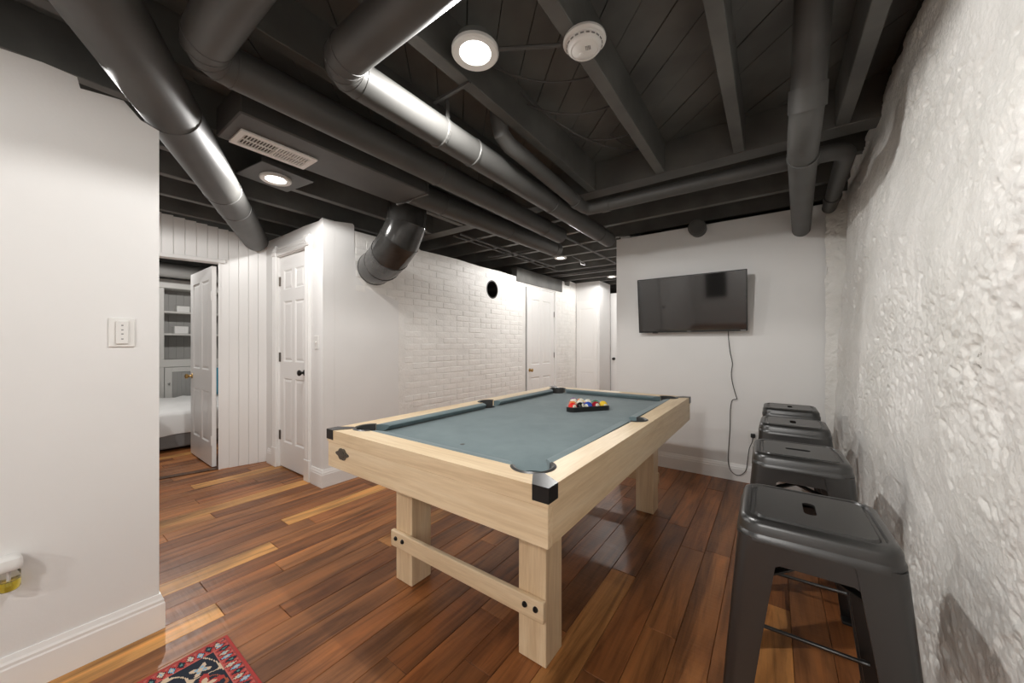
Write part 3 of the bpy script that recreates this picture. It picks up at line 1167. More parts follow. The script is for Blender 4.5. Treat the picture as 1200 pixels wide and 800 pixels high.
pts = elbow_path((-0.3, 2.60, 2.24), (-1.17, 2.60, 2.24), (-1.17, 1.75, 2.285), 0.09, 6)
pts = [Vector(p) for p in [(-1.175, 1.50, 2.56), (-1.175, 1.50, 2.40), (-1.174, 1.53, 2.32), (-1.172, 1.60, 2.292)]] + pts[:0:-1]
pts = pts + elbow_path((-0.3, 2.60, 2.24), (0.325, 2.60, 2.24), (0.352, 3.64, 2.24), 0.09, 6)[0:]
pipe('drain_pipe', 'slim black pipe elbowing below the header beam', pts, 0.044,
     [((-1.01, 2.60, 2.24), (1, 0, 0), 0.03), ((-1.17, 2.42, 2.247), (0, 1, -0.05), 0.03), ((0.18, 2.60, 2.24), (1, 0, 0), 0.03), ((0.345, 3.40, 2.24), (0, 1, 0), 0.035)])
pipe('drain_pipe', 'thick black pipe running into top of television wall',
     [(0.128, 1.74, 2.57), (0.122, 1.90, 2.30), (0.118, 1.96, 2.20), (0.115, 2.03, 2.145), (0.116, 2.12, 2.125), (0.120, 2.25, 2.122), (0.190, 3.745, 2.128)], 0.060,
     [((0.1195, 1.945, 2.23), (0, 0.5, -0.85), 0.045), ((0.122, 2.26, 2.122), (0.04, 1, 0), 0.012)])
bm = bmesh.new()
lathe(bm, [(0.070, 0), (0.070, 0.10), (0.062, 0.115)], 24, Matrix.Translation((-0.555, 3.729, 2.262)) @ rot_to((0, -1, 0)))
lathe(bm, [(0.075, 0.06), (0.075, 0.10)], 24, Matrix.Translation((-0.555, 3.729, 2.262)) @ rot_to((0, -1, 0)))
o = obj('pipe_stub', bm, 'black', None, 30)
tag(o, 'short black pipe stub above the television', 'pipe', 'black drain pipes')
bm = bmesh.new()
box(bm, (0.10, 1.45, 2.335), (0.47, 1.475, 2.349), 0.002)
o = obj('pipe_bracket', bm, 'duct', None)
tag(o, 'flat black strap across joists beside stone wall', 'bracket')

# conduits and loose cables
GC = 'conduits under the corridor joists'
for nm, pts, r, lb in [
    ('conduit', [(-1.78, 2.4, 2.335), (-1.78, 6.2, 2.335)], 0.011, 'thin black conduit beside the middle duct'),
    ('conduit', [(-2.62, 2.70, 2.34), (-2.62, 4.7, 2.34)], 0.013, 'thin black conduit crossing joists by the brick wall'),
    ('conduit', [(-2.72, 2.70, 2.34), (-2.72, 5.0, 2.34)], 0.009, 'thinnest black conduit crossing joists by the brick wall'),
    ('conduit', [(-3.0, 5.25, 2.34), (-1.4, 5.25, 2.34)], 0.015, 'black conduit spanning the corridor near the lintel'),
    ('conduit', [(-3.0, 3.62, 2.33), (-2.15, 3.62, 2.33)], 0.010, 'short black conduit running from brick to duct'),
]:
    tag(tubeo(nm, pts, r, 'wire', None, 8), lb, 'conduit', GC)


def sag(a, b, s_, n=14):
    a, b = Vector(a), Vector(b)
    return [a.lerp(b, i / n) - Vector((0, 0, s_ * 4 * (i / n) * (1 - i / n))) for i in range(n + 1)]


GW = 'cables drooping between joists'
for a, b, s_ in [((-1.07, 1.28, 2.50), (-0.645, 1.62, 2.48), 0.07), ((-1.07, 1.62, 2.49), (-0.645, 1.86, 2.47), 0.06), ((-1.07, 1.55, 2.52), (-0.70, 2.40, 2.47), 0.09),
                 ((-1.0, 2.02, 2.49), (-0.645, 2.16, 2.46), 0.04), ((-0.84, 2.22, 2.535), (-0.66, 2.50, 2.50), 0.03)]:
    tag(tubeo('cable', sag(a, b, s_), 0.0045, 'wire', None, 6), 'thin black cable sagging between joists near smoke detector', 'cable', GW)
tag(tubeo('cable', [(-2.12, 4.27, 2.345), (-2.05, 4.32, 2.30), (-2.0, 4.40, 2.26), (-2.02, 4.46, 2.25), (-2.10, 4.50, 2.28), (-2.13, 4.52, 2.35)], 0.004, 'grey_line', None, 6),
    'loose grey cable loop beside corridor lamp', 'cable')
tag(tubeo('lamp_conduit', [(-0.86, 1.10, 2.342), (-0.655, 1.225, 2.342)], 0.008, 'wire', None, 8), 'short rod bridging lamp and smoke detector joist', 'conduit')
tag(boxo('lamp_bar', (-1.30, 1.16, 2.338), (-1.07, 1.175, 2.349), 'wire', None), 'short flat bar linking duct strap to joist', 'bracket')

# white register under the trunk
rg = thing('air_register', 'white slotted air register under black rectangular duct', 'vent', (-2.088, 0.795, 2.203), 0)
bm = bmesh.new()
poly_prism(bm, [rrect(0.085, 0.175, 0.004, 1), [(-0.055, -0.15), (-0.055, 0.15), (0.055, 0.15), (0.055, -0.15)]], -0.007, 0.001)
obj('register_frame', bm, 'plastic', rg)
boxo('register_throat', (-0.055, -0.15, 0.0008), (0.055, 0.15, 0.0016), 'black', rg)
for i in range(23):
    y = -0.145 + i * 0.0132
    bm = bmesh.new()
    wdt = 0.0028 if i < 11 else 0.0065
    box(bm, (-0.056, y - wdt / 2, -0.006), (0.056, y + wdt / 2, -0.001), mat=None)
    obj('louvre', bm, 'plastic', rg)
boxo('divider', (-0.056, -0.006, -0.0065), (0.056, 0.004, 0), 'plastic', rg)
boxo('cross_bar', (-0.003, -0.15, -0.0065), (0.003, 0.15, -0.0005), 'plastic', rg)

# smoke detector
sd = thing('smoke_detector', 'round white smoke detector fixed under a joist', 'smoke detector', (-0.575, 1.262, JZ0 - 0.001), 0.3)
latheo('base_plate', [(0.078, 0.0), (0.080, -0.010), (0.074, -0.016)], 'plastic', sd, 36)
latheo('body', [(0.066, -0.0145), (0.064, -0.030), (0.056, -0.040), (0.050, -0.042), (0.048, -0.040), (0.046, -0.042), (0.010, -0.046)], 'plastic', sd, 36)
bm = bmesh.new()
for k in range(20):
    a = 2 * PI * k / 20
    box(bm, (0.062, -0.006, -0.028), (0.0668, 0.006, -0.024), mat=Matrix.Rotation(a, 4, 'Z'))
obj('vent_slots', bm, 'grey_line', sd)
bm = bmesh.new()
for i in range(4):
    for j in range(4):
        box(bm, (0.006 + i * 0.005, -0.022 + j * 0.005, -0.0462), (0.009 + i * 0.005, -0.019 + j * 0.005, -0.0445))
obj('sounder_grille', bm, 'grey_line', sd)
latheo('test_button', [(0.010, -0.0445), (0.010, -0.0475), (0.008, -0.0485)], 'plastic', sd, 20, Matrix.Translation((-0.012, 0.010, 0)))

# ------------------------------------------------------------------ pool table
TX0, TX1, TY0, TY1 = -1.70, -0.502, 0.866, 3.0
TZ = 0.80
RW = 0.10
pt = thing('pool_table', 'pale maple pool table with slate-blue cloth and black corner caps', 'pool table', (0, 0, 0))
CO, CR = 0.135, 0.066
SO, SR = 0.093, 0.060
MY = (TY0 + TY1) / 2
ix0, ix1, iy0, iy1 = TX0 + RW, TX1 - RW, TY0 + RW, TY1 - RW


def corner_pts(cx, cy, a_from, a_to, n=8):
    return arc(cx, cy, CR, a_from, a_to, n)


# angle where circle meets the straight inner edge: inner edge lies (CO-RW) outside of the centre
q = math.degrees(math.asin((CO - RW) / CR))
qs = math.degrees(math.asin((SO - RW) / SR)) if abs(SO - RW) < SR else 0
# near rail (y0), far rail (y1)
cxa, cxb = TX0 + CO, TX1 - CO
cya, cyb = TY0 + CO, TY1 - CO
near = [(TX0, TY0), (TX1, TY0)] + arc(cxb, cya, CR, -45, -180 + q, 12) + arc(cxa, cya, CR, -q, -135, 12)
far = [(TX1, TY1), (TX0, TY1)] + arc(cxa, cyb, CR, 135, q, 12) + arc(cxb, cyb, CR, 180 - q, 45, 12)
left = [(TX0, TY1), (TX0, TY0)] + arc(cxa, cya, CR, -135, -270 + q, 12) + arc(TX0 + SO, MY, SR, -90 - qs + 0, -270 + qs, 14) + arc(cxa, cyb, CR, 270 - q, 135, 12)
right = [(TX1, TY0), (TX1, TY1)] + arc(cxb, cyb, CR, 45, -90 + q, 12) + arc(TX1 - SO, MY, SR, 90 + qs, -90 - qs, 14) + arc(cxb, cya, CR, 90 - q, -45, 12)
RZ0 = 0.745
for nm, pl, mt in (('end_rail', near, 'maple_x'), ('end_rail', far, 'maple_x'), ('side_rail', left, 'maple_y'), ('side_rail', right, 'maple_y')):
    bm = bmesh.new()
    poly_prism(bm, [pl], RZ0, TZ)
    obj(nm, bm, mt, pt)
AI = 0.003
AZ0 = 0.628
boxo('end_apron', (TX0 + AI, TY0 + AI, AZ0), (TX1 - AI, TY0 + 0.03, RZ0 - 0.0025), 'maple_x', pt, 0.0012)
boxo('end_apron', (TX0 + AI, TY1 - 0.03, AZ0), (TX1 - AI, TY1 - AI, RZ0 - 0.0025), 'maple_x', pt, 0.0012)
boxo('side_apron', (TX0 + AI, TY0 + 0.0305, AZ0), (TX0 + 0.03, TY1 - 0.0305, RZ0 - 0.0025), 'maple_y', pt, 0.0012)
boxo('side_apron', (TX1 - 0.03, TY0 + 0.0305, AZ0), (TX1 - AI, TY1 - 0.0305, RZ0 - 0.0025), 'maple_y', pt, 0.0012)
# playing bed with bites at the pockets
BZ = 0.764
be = 0.085
q2 = math.degrees(math.asin((CO - be) / 0.058)) if CO - be < 0.058 else 60
pr_ = 0.058
bx0, bx1, by0, by1 = TX0 + be, TX1 - be, TY0 + be, TY1 - be
bed = []
bed += [(cxa + math.cos(math.radians(-q2)) * pr_, by0)] + [(cxb - math.cos(math.radians(q2)) * pr_, by0)]
bed += arc(cxb, cya, pr_, 180 + q2, 90 - q2, 12)[1:-1]
bed += [(bx1, cya + math.cos(math.radians(q2)) * pr_)]
bed += [(bx1, MY - 0.058)] + arc(TX1 - SO, MY, 0.056, 270, 90, 12) + [(bx1, MY + 0.058)]
bed += [(bx1, cyb - math.cos(math.radians(q2)) * pr_)] + arc(cxb, cyb, pr_, 270 + q2, 180 - q2, 12)[1:-1]
bed += [(cxb - math.cos(math.radians(q2)) * pr_, by1), (cxa + math.cos(math.radians(q2)) * pr_, by1)]
bed += arc(cxa, cyb, pr_, q2, -90 - q2, 12)[1:-1]
bed += [(bx0, cyb - math.cos(math.radians(q2)) * pr_), (bx0, MY + 0.058)] + arc(TX0 + SO, MY, 0.056, 90, -90, 12) + [(bx0, MY - 0.058)]
bed += [(bx0, cya + math.cos(math.radians(q2)) * pr_)] + arc(cxa, cya, pr_, 90 + q2, -q2, 12)[1:-1]
bm = bmesh.new()
poly_prism(bm, [bed], BZ - 0.02, BZ)
obj('cloth_bed', bm, 'felt', pt)


# cushions: triangular noses covered in cloth
def cushion(p0, p1, inward, e0, e1):
    """p0,p1 along the wood edge (plan), inward = unit normal into the table, e0/e1 end splay"""
    p0, p1, n = Vector(p0), Vector(p1), Vector(inward)
    d = (p1 - p0).normalized()
    prof = [(0.0, TZ - 0.001), (0.020, TZ - 0.0005), (0.040, TZ - 0.004), (0.047, TZ - 0.009), (0.046, TZ - 0.014), (0.030, BZ + 0.004), (0.006, BZ + 0.001), (0.0, BZ + 0.001)]
    bm = bmesh.new()
    a = [bm.verts.new((*(p0 + n * o_ + d * (e0 * o_ / 0.047)), z_)) for o_, z_ in prof]
    b = [bm.verts.new((*(p1 + n * o_ - d * (e1 * o_ / 0.047)), z_)) for o_, z_ in prof]
    k_ = len(prof)
    for j in range(k_):
        bm.faces.new((a[j], a[(j + 1) % k_], b[(j + 1) % k_], b[j]))
    bm.faces.new(a[::-1])
    bm.faces.new(b)
    obj('cushion', bm, 'felt', pt, 35)


cq = CR * math.cos(math.radians(q)) + 0.001
for (xx, nn) in ((ix0, (1, 0)), (ix1, (-1, 0))):
    cushion((xx, cya + cq), (xx, MY - SR - 0.001), nn, 0.045, 0.018)
    cushion((xx, MY + SR + 0.001), (xx, cyb - cq), nn, 0.018, 0.045)
for (yy, nn) in ((iy0, (0, 1)), (iy1, (0, -1))):
    cushion((cxa + cq, yy), (cxb - cq, yy), nn, 0.045, 0.045)


# pockets: rim and dark bucket
def pocket(cx, cy, r, a0, a1):
    t = bmesh.new()
    pts = [(p[0], p[1], TZ + 0.0005) for p in arc(cx, cy, r + 0.001, a0, a1, 18)]
    # flat moulded rim swept along the arc
    inner = arc(cx, cy, r - 0.006, a0, a1, 18)
    outer = arc(cx, cy, r + 0.011, a0, a1, 18)
    mid = arc(cx, cy, r + 0.003, a0, a1, 18)
    prof = [(inner, TZ - 0.055), (inner, TZ + 0.001), (mid, TZ + 0.0045), (outer, TZ + 0.0005), (mid, TZ - 0.001)]
    rings = [[t.verts.new((*lp[i], z_)) for lp, z_ in prof] for i in range(19)]
    for a, b in zip(rings, rings[1:]):
        for j in range(5):
            t.faces.new((a[j], a[(j + 1) % 5], b[(j + 1) % 5], b[j]))
    t.faces.new(rings[0])
    t.faces.new(rings[-1])
    p_ = obj('pocket', t, 'rim', pt, 40)
    t = bmesh.new()
    lathe(t, [(r - 0.0095, BZ - 0.003), (r - 0.0095, 0.655), (0.02, 0.650)], 24, Matrix.Translation((cx, cy, 0)), False, True)
    b_ = obj('pocket_bucket', t, 'pocket', p_, 40)


pocket(cxa, cya, CR, 90 + q, 360 - q)
pocket(cxb, cya, CR, 180 + q, 450 - q)
pocket(cxb, cyb, CR, -90 + q, 180 - q)
pocket(cxa, cyb, CR, q, 270 - q)
pocket(TX0 + SO, MY, SR, 90, 270)
pocket(TX1 - SO, MY, SR, -90, 90)


# black corner caps
def corner_cap(cx, cy, sx, sy):
    bm = bmesh.new()
    o_ = 0.0025
    t_ = 0.003
    W_ = 0.052
    # outer L walls
    pl = [(-o_, -o_), (W_, -o_), (W_, t_), (t_, t_), (t_, W_), (-o_, W_)]
    poly_prism(bm, [pl], TZ - 0.043, TZ + 0.0015)
    d_ = (CO * math.sqrt(2) - CR - 0.010) / math.sqrt(2)
    wv = 0.013
    top_ = [(-o_, -o_), (W_, -o_), (d_ + wv, d_ - wv), (d_ - wv, d_ + wv), (-o_, W_)]
    poly_prism(bm, [top_], TZ + 0.0002, TZ + 0.0022)
    for v in bm.verts:
        v.co = Vector((cx + sx * v.co.x, cy + sy * v.co.y, v.co.z))
    obj('corner_cap', bm, 'cap', pt)


corner_cap(TX0, TY0, 1, 1)
corner_cap(TX1, TY0, -1, 1)
corner_cap(TX1, TY1, -1, -1)
corner_cap(TX0, TY1, 1, -1)
LX = ((-1.565, -1.442), (-0.800, -0.677))
LY = ((1.150, 1.275), (2.637, 2.760))
for xa, xb in LX:
    for ya, yb in LY:
        boxo('leg', (xa, ya, 0.0), (xb, yb, BZ - 0.021), 'maple_z', pt, 0.003)
for ya, sgn in ((1.1485, -1), (2.7615, 1)):
    y_in, y_out = ya, ya + sgn * 0.022
    br = boxo('stretcher', (LX[0][0] - 0.012, min(y_in, y_out), 0.176), (LX[1][1] + 0.003, max(y_in, y_out), 0.256), 'maple_x', pt, 0.005, 2)
    for xx in (-1.535, -1.483, -0.755, -0.707):
        latheo('bolt', [(0.011, 0), (0.011, 0.003), (0.008, 0.0075), (0.002, 0.009)], 'bolt', br, 14, Matrix.Translation((xx, y_out, 0.222)) @ rot_to((0, sgn, 0)))
# bronze emblem on the near apron
bm = bmesh.new()
out = []
for k in range(48):
    a = 2 * PI * k / 48
    rx = 0.040 + 0.008 * math.cos(2 * a) + 0.005 * math.cos(6 * a)
    ry = 0.020 + 0.007 * abs(math.cos(2 * a)) + 0.003 * math.cos(6 * a)
    out.append((rx * math.cos(a), ry * math.sin(a)))
poly_prism(bm, [out], 0, 0.004)
poly_prism(bm, [[(p[0] * 0.55, p[1] * 0.55) for p in out]], 0.004, 0.006)
for v in bm.verts:
    v.co = Vector((-1.572 + v.co.x, TY0 + AI - v.co.z, 0.703 + v.co.y))
obj('emblem', bm, 'emblem', pt)
latheo('cloth_spot', [(0.010, 0.0), (0.010, 0.0007)], 'cap', pt, 18, Matrix.Translation((-1.094, 1.145, BZ)))
latheo('cloth_spot', [(0.010, 0.0), (0.010, 0.0007)], 'cap', pt, 18, Matrix.Translation((-1.101, 2.47, BZ)))

# --- triangle rack and balls
RCX, RCY = -1.035, 2.25
RA = math.atan2(0.23, 0.165)
rk = thing('ball_rack', 'black triangular rack holding the pool balls', 'rack', (RCX, RCY, BZ), RA)
BR = 0.0286


def tri(rin, rr, n=6):
    p = []
    R = (rin - rr) * 2
    for k in range(3):
        a = -150 + 120 * k
        cx, cy = R * math.cos(math.radians(a)), R * math.sin(math.radians(a))
        p += arc(cx, cy, rr, a - 60, a + 60, n)
    return p


# ball centres: side of 4 diameters; inradius of centres = 8r/(2*sqrt3)
inr = 8 * BR / (2 * math.sqrt(3)) + BR + 0.0012
bm = bmesh.new()
poly_prism(bm, [tri(inr + 0.010, BR + 0.012), tri(inr, BR + 0.002)], 0.0005, 0.031)
obj('rack_frame', bm, 'cap', rk)
ball_cols = {1: (0.85, 0.58, 0.05), 2: (0.02, 0.07, 0.42), 3: (0.75, 0.03, 0.02), 4: (0.14, 0.02, 0.22), 5: (0.90, 0.24, 0.02), 6: (0.0, 0.20, 0.08), 7: (0.32, 0.015, 0.03), 8: (0.01, 0.01, 0.01)}
cname = {1: 'yellow', 2: 'blue', 3: 'red', 4: 'purple', 5: 'orange', 6: 'green', 7: 'maroon', 8: 'black'}
order = [3, 8, 2, 7, 1, 5, 10, 15, 6, 11, 9, 12, 14, 13, 4]
SEGD = {'0': 'abcdef', '1': 'bc', '2': 'abged', '3': 'abgcd', '4': 'fgbc', '5': 'afgcd', '6': 'afgedc', '7': 'abc', '8': 'abcdefg', '9': 'abcdfg'}
sb = {'a': ((-.5, 1), (.5, 1)), 'b': ((.5, 0), (.5, 1)), 'c': ((.5, -1), (.5, 0)), 'd': ((-.5, -1), (.5, -1)), 'e': ((-.5, -1), (-.5, 0)), 'f': ((-.5, 0), (-.5, 1)), 'g': ((-.5, 0), (.5, 0))}
ivory = plain('ball_ivory', (0.82, 0.78, 0.66), 0.08, coat=0.5)
bmats = {k: plain('ball_' + cname[k], ball_cols[k], 0.08, coat=0.5) for k in ball_cols}


def ball(num, loc, seed):
    base = num if num <= 8 else num - 8
    stripe = num > 8
    r_ = random.Random(seed)
    bm = bmesh.new()
    bmesh.ops.create_uvsphere(bm, u_segments=28, v_segments=18, radius=BR)
    for f in bm.faces:
        c_ = f.calc_center_median()
        f.material_index = 1 if (stripe and abs(c_.z) > BR * 0.56) else 0
        if c_.x > BR * 0.88:
            f.material_index = 1
        f.smooth = True
    me = bpy.data.meshes.new('pool_ball')
    bm.to_mesh(me)
    bm.free()
    me.materials.append(bmats[base])
    me.materials.append(ivory)
    o = bpy.data.objects.new('pool_ball', me)
    C.objects.link(o)
    o.location = loc
    o.rotation_euler = (r_.uniform(-0.6, 0.6), r_.uniform(-0.5, 0.2), -PI / 3 + r_.uniform(-0.9, 0.9))
    lab = f'{cname[base]} ' + ('striped' if stripe else 'solid') + f' pool ball numbered {num} in the black rack'
    tag(o, lab, 'pool ball', 'pool balls in the rack')
    # number
    bm = bmesh.new()
    s = str(num)
    hh = BR * 0.17
    for i, ch in enumerate(s):
        ox = (i - (len(s) - 1) / 2) * hh * 1.5
        for g in SEGD[ch]:
            (x0, y0), (x1, y1) = sb[g]
            x0, x1 = ox + min(x0, x1) * hh - 0.0006, ox + max(x0, x1) * hh + 0.0006
            y0, y1 = min(y0, y1) * hh - 0.0006, max(y0, y1) * hh + 0.0006
            v_ = []
            for (a, b) in ((x0, y0), (x1, y0), (x1, y1), (x0, y1)):
                p = Vector((BR, a, b)).normalized() * (BR + 0.00025)
                v_.append(bm.verts.new(p))
            bm.faces.new(v_)
    obj('number', bm, 'cap', o)


ca, sa = math.cos(RA), math.sin(RA)
k = 0
inc = 8 * BR / (2 * math.sqrt(3))
for rowi in range(5):
    cnt = 5 - rowi
    for j in range(cnt):
        lx = (j - (cnt - 1) / 2) * 2 * BR
        ly = -inc + rowi * BR * math.sqrt(3)
        ball(order[k], (RCX + ca * lx - sa * ly, RCY + sa * lx + ca * ly, BZ + BR + 0.0004), 100 + k)
        k += 1


# ------------------------------------------------------------------ metal bar stools
def make_stool():
    t = thing('bar_stool', '', 'bar stool')
    SH = 0.76
    N_ = 6

    def L3(hw, r, z):
        return [(p[0], p[1], z) for p in rrect(hw, hw, r, N_)]
    slot = rrect(0.042, 0.0135, 0.0125, 4)
    bm = bmesh.new()
    prof = [(0.116, 0.024, SH - 0.0005), (0.120, 0.027, SH - 0.0065), (0.127, 0.032, SH - 0.0065), (0.131, 0.036, SH - 0.001), (0.137, 0.038, SH - 0.001), (0.1475, 0.044, SH - 0.006), (0.1525, 0.047, SH - 0.016),
            (0.1540, 0.048, SH - 0.034), (0.1545, 0.048, SH - 0.036), (0.1575, 0.050, SH - 0.039), (0.1580, 0.050, SH - 0.056),
            (0.1555, 0.049, SH - 0.056), (0.1500, 0.046, SH - 0.030), (0.1420, 0.042, SH - 0.008), (0.110, 0.03, SH - 0.0065)]
    rs = loft(bm, [L3(*p) for p in prof])

    def capring(ring, z, flip):
        lp = [(v.co.x, v.co.y) for v in ring]
        tri_ = tessellate_polygon([[Vector((*p, 0)) for p in lp], [Vector((*p, 0)) for p in slot]])
        sv = [bm.verts.new((*p, z)) for p in slot]
        al = ring + sv
        for f in tri_:
            try:
                bm.faces.new([al[i] for i in f])
            except ValueError:
                pass
        return sv
    s1 = capring(rs[0], SH - 0.0005, False)
    s2 = capring(rs[-1], SH - 0.0065, True)
    for i in range(len(slot)):
        j = (i + 1) % len(slot)
        bm.faces.new((s1[i], s1[j], s2[j], s2[i]))
    obj('seat', bm, 'stool', t, 50)

    # legs: folded sheet with a rounded outer corner, tapering to the foot
    ZL = [0.012, 0.25, 0.50, 0.62, 0.66, 0.70, 0.715]
    OUT = lambda z: 0.212 - (0.212 - 0.1545) * (z / 0.715)
    WID = lambda z: 0.050 + (0.088 - 0.050) * (z / 0.715) ** 1.5 + (0.0 if z < 0.63 else 0.0)

    def section(z, sx, sy):
        o_, w, r, th = OUT(z), WID(z), 0.026, 0.004
        outer = [(o_ - w, o_)] + arc(o_ - r, o_ - r, r, 90, 0, 6) + [(o_, o_ - w)]
        inner = [(o_ - th, o_ - w)] + arc(o_ - r, o_ - r, r - th, 0, 90, 6) + [(o_ - w, o_ - th)]
        lip = 0.010
        # small return lips at both free edges
        loop = [(o_ - w, o_ - lip)] + outer + [(o_ - lip, o_ - w), (o_ - lip, o_ - w + 0.003)] + inner + [(o_ - w + 0.003, o_ - lip)]
        return [(sx * p[0], sy * p[1], z) for p in loop]
    for sx in (1, -1):
        for sy in (1, -1):
            bm = bmesh.new()
            loft(bm, [section(z, sx, sy) for z in ZL], True, True)
            lg = obj('leg', bm, 'stool', t, 40)
            bm = bmesh.new()
            o_, w = OUT(0.0) + 0.001, 0.052
            box(bm, (o_ - w, o_ - w, 0.0), (o_, o_, 0.0125), 0.003)
            for v in bm.verts:
                v.co.x *= sx
                v.co.y *= sy
            obj('rubber_foot', bm, 'rubber', lg)
    # arched aprons between the legs
    for k in range(4):
        bm = bmesh.new()
        R = Matrix.Rotation(k * PI / 2, 4, 'Z')
        o1, o0 = OUT(0.712), OUT(0.62)
        xs_ = [-0.094 + 0.188 * i / 14 for i in range(15)]
        top_, bot, topb, botb = [], [], [], []
        for x_ in xs_:
            e = abs(x_) / 0.094
            zb = 0.660 - 0.030 * max(0, (e - 0.70) / 0.30) ** 2
            ob = OUT(zb) - 0.0045
            top_.append(bm.verts.new(R @ Vector((x_, o1 - 0.0045, 0.712))))
            bot.append(bm.verts.new(R @ Vector((x_, ob, zb))))
            botb.append(bm.verts.new(R @ Vector((x_, ob - 0.010, zb + 0.001))))
            topb.append(bm.verts.new(R @ Vector((x_, o1 - 0.014, 0.712))))
        for i in range(14):
            bm.faces.new((top_[i], top_[i + 1], bot[i + 1], bot[i]))
            bm.faces.new((bot[i], bot[i + 1], botb[i + 1], botb[i]))
            bm.faces.new((botb[i], botb[i + 1], topb[i + 1], topb[i]))
        obj('apron', bm, 'stool', t, 40)
    # footrest rods
    zr = 0.30
    o_ = OUT(zr) - 0.028
    hw = OUT(zr) - WID(zr) + 0.004
    for k in range(4):
        R = Matrix.Rotation(k * PI / 2, 4, 'Z')
        bm = bmesh.new()
        tube(bm, [R @ Vector((-hw - 0.012, o_, zr)), R @ Vector((-hw + 0.006, o_, zr)), R @ Vector((-hw + 0.01, o_, zr)), R @ Vector((hw - 0.01, o_, zr)), R @ Vector((hw - 0.006, o_, zr)), R @ Vector((hw + 0.012, o_, zr))],
             [0.0085, 0.0085, 0.006, 0.006, 0.0085, 0.0085], 10)
        obj('footrest_rod', bm, 'stool', t, 40)
    # crossed straps under the seat
    zc = 0.60
    c_ = OUT(zc) - 0.012
    for k in (1, -1):
        bm = bmesh.new()
        zk = zc + (0.003 if k > 0 else -0.003)
        d_ = Vector((1, k, 0)).normalized()
        n_ = Vector((-d_.y, d_.x, 0)) * 0.012
        prof_ = [(-c_ * math.sqrt(2) * 0.97, 0.0), (0, 0.018), (c_ * math.sqrt(2) * 0.97, 0.0)]
        prev = None
        for s_, dz in prof_:
            p = d_ * s_
            ring = [bm.verts.new(p + n_ + Vector((0, 0, zk + dz + 0.0025))), bm.verts.new(p - n_ + Vector((0, 0, zk + dz + 0.0025))), bm.verts.new(p - n_ + Vector((0, 0, zk + dz - 0.0025))), bm.verts.new(p + n_ + Vector((0, 0, zk + dz - 0.0025)))]
            if prev:
                for j in range(4):
                    bm.faces.new((prev[j], prev[(j + 1) % 4], ring[(j + 1) % 4], ring[j]))
            else:
                bm.faces.new(ring[::-1])
            prev = ring
        bm.faces.new(prev)
        obj('cross_strap', bm, 'stool', t)
    return t


st = make_stool()
GS = 'black metal stools along the stone wall'
spots = [(0.080, 1.245, PI / 2 + 0.01, 'black metal stool at the row end away from the television wall'),
         (0.086, 1.915, 0.02, 'black metal stool with its seat slot turned across, second in row'),
         (0.095, 2.585, PI / 2 - 0.01, 'black metal stool third in row, beyond the one with crosswise slot'),
         (0.100, 3.20, PI / 2, 'black metal stool at the row end beside the television wall')]
for i, (x, y, a, lb) in enumerate(spots):
    if i == 0:
        st.location = (x, y, 0)
        st.rotation_euler = (0, 0, a)
        tag(st, lb, 'bar stool', GS)
    else:
        dup(st, (x, y, 0), a, label=lb, group=GS)

# ------------------------------------------------------------------ television, cord, outlet
tv = thing('television', 'black flat-screen television tilted down on the white wall', 'television', (-0.62, 3.612, 1.569))
tv.rotation_euler = (math.radians(6.5), 0, math.radians(-1.0))
W2, H2 = 0.452, 0.259
bm = bmesh.new()
for v in bm.verts:
    pass
poly_prism(bm, [rrect(W2, H2, 0.004, 2), [(-W2 + 0.009, -H2 + 0.014), (-W2 + 0.009, H2 - 0.009), (W2 - 0.009, H2 - 0.009), (W2 - 0.009, -H2 + 0.014)]], 0, 0.024)
for v in bm.verts:
    v.co = Vector((v.co.x, v.co.z - 0.012, v.co.y))
obj('bezel', bm, 'tv', tv)
boxo('screen', (-W2 + 0.0092, -0.0095, -H2 + 0.0142), (W2 - 0.0092, 0.008, H2 - 0.0092), 'screen', tv)
boxo('back_housing', (-0.34, 0.0122, -0.22), (0.34, 0.045, 0.10), 'tv', tv, 0.012)
boxo('sensor_foot', (-0.325, -0.010, -H2 - 0.007), (-0.275, 0.006, -H2 + 0.001), 'tv', tv, 0.002)
boxo('logo_plate', (-0.016, -0.0135, -H2 + 0.003), (0.016, -0.0118, -H2 + 0.010), 'grey_line', tv)
boxo('sticker', (W2 - 0.052, -0.0130, -H2 + 0.003), (W2 - 0.012, -0.0118, -H2 + 0.012), 'grey_line', tv)
boxo('wall_bracket', (-0.12, 0.0455, -0.10), (0.12, 0.075, 0.08), 'metal', tv, 0.003)
pcd = thing('power_cord', 'thin black power cord hanging from television to outlet', 'cord', (0, 0, 0))
raw = [(-0.312, 3.665, 1.335), (-0.312, 3.69, 1.25), (-0.302, 3.705, 1.13), (-0.285, 3.708, 1.03), (-0.293, 3.71, 0.94), (-0.285, 3.712, 0.86), (-0.262, 3.712, 0.76), (-0.252, 3.712, 0.722), (-0.262, 3.712, 0.715),
       (-0.288, 3.712, 0.70), (-0.300, 3.712, 0.62), (-0.303, 3.712, 0.48), (-0.312, 3.708, 0.30), (-0.316, 3.702, 0.17), (-0.300, 3.698, 0.095), (-0.265, 3.698, 0.060), (-0.225, 3.698, 0.062), (-0.185, 3.698, 0.11), (-0.172, 3.700, 0.20),
       (-0.160, 3.702, 0.30), (-0.140, 3.700, 0.36), (-0.134, 3.698, 0.405)]


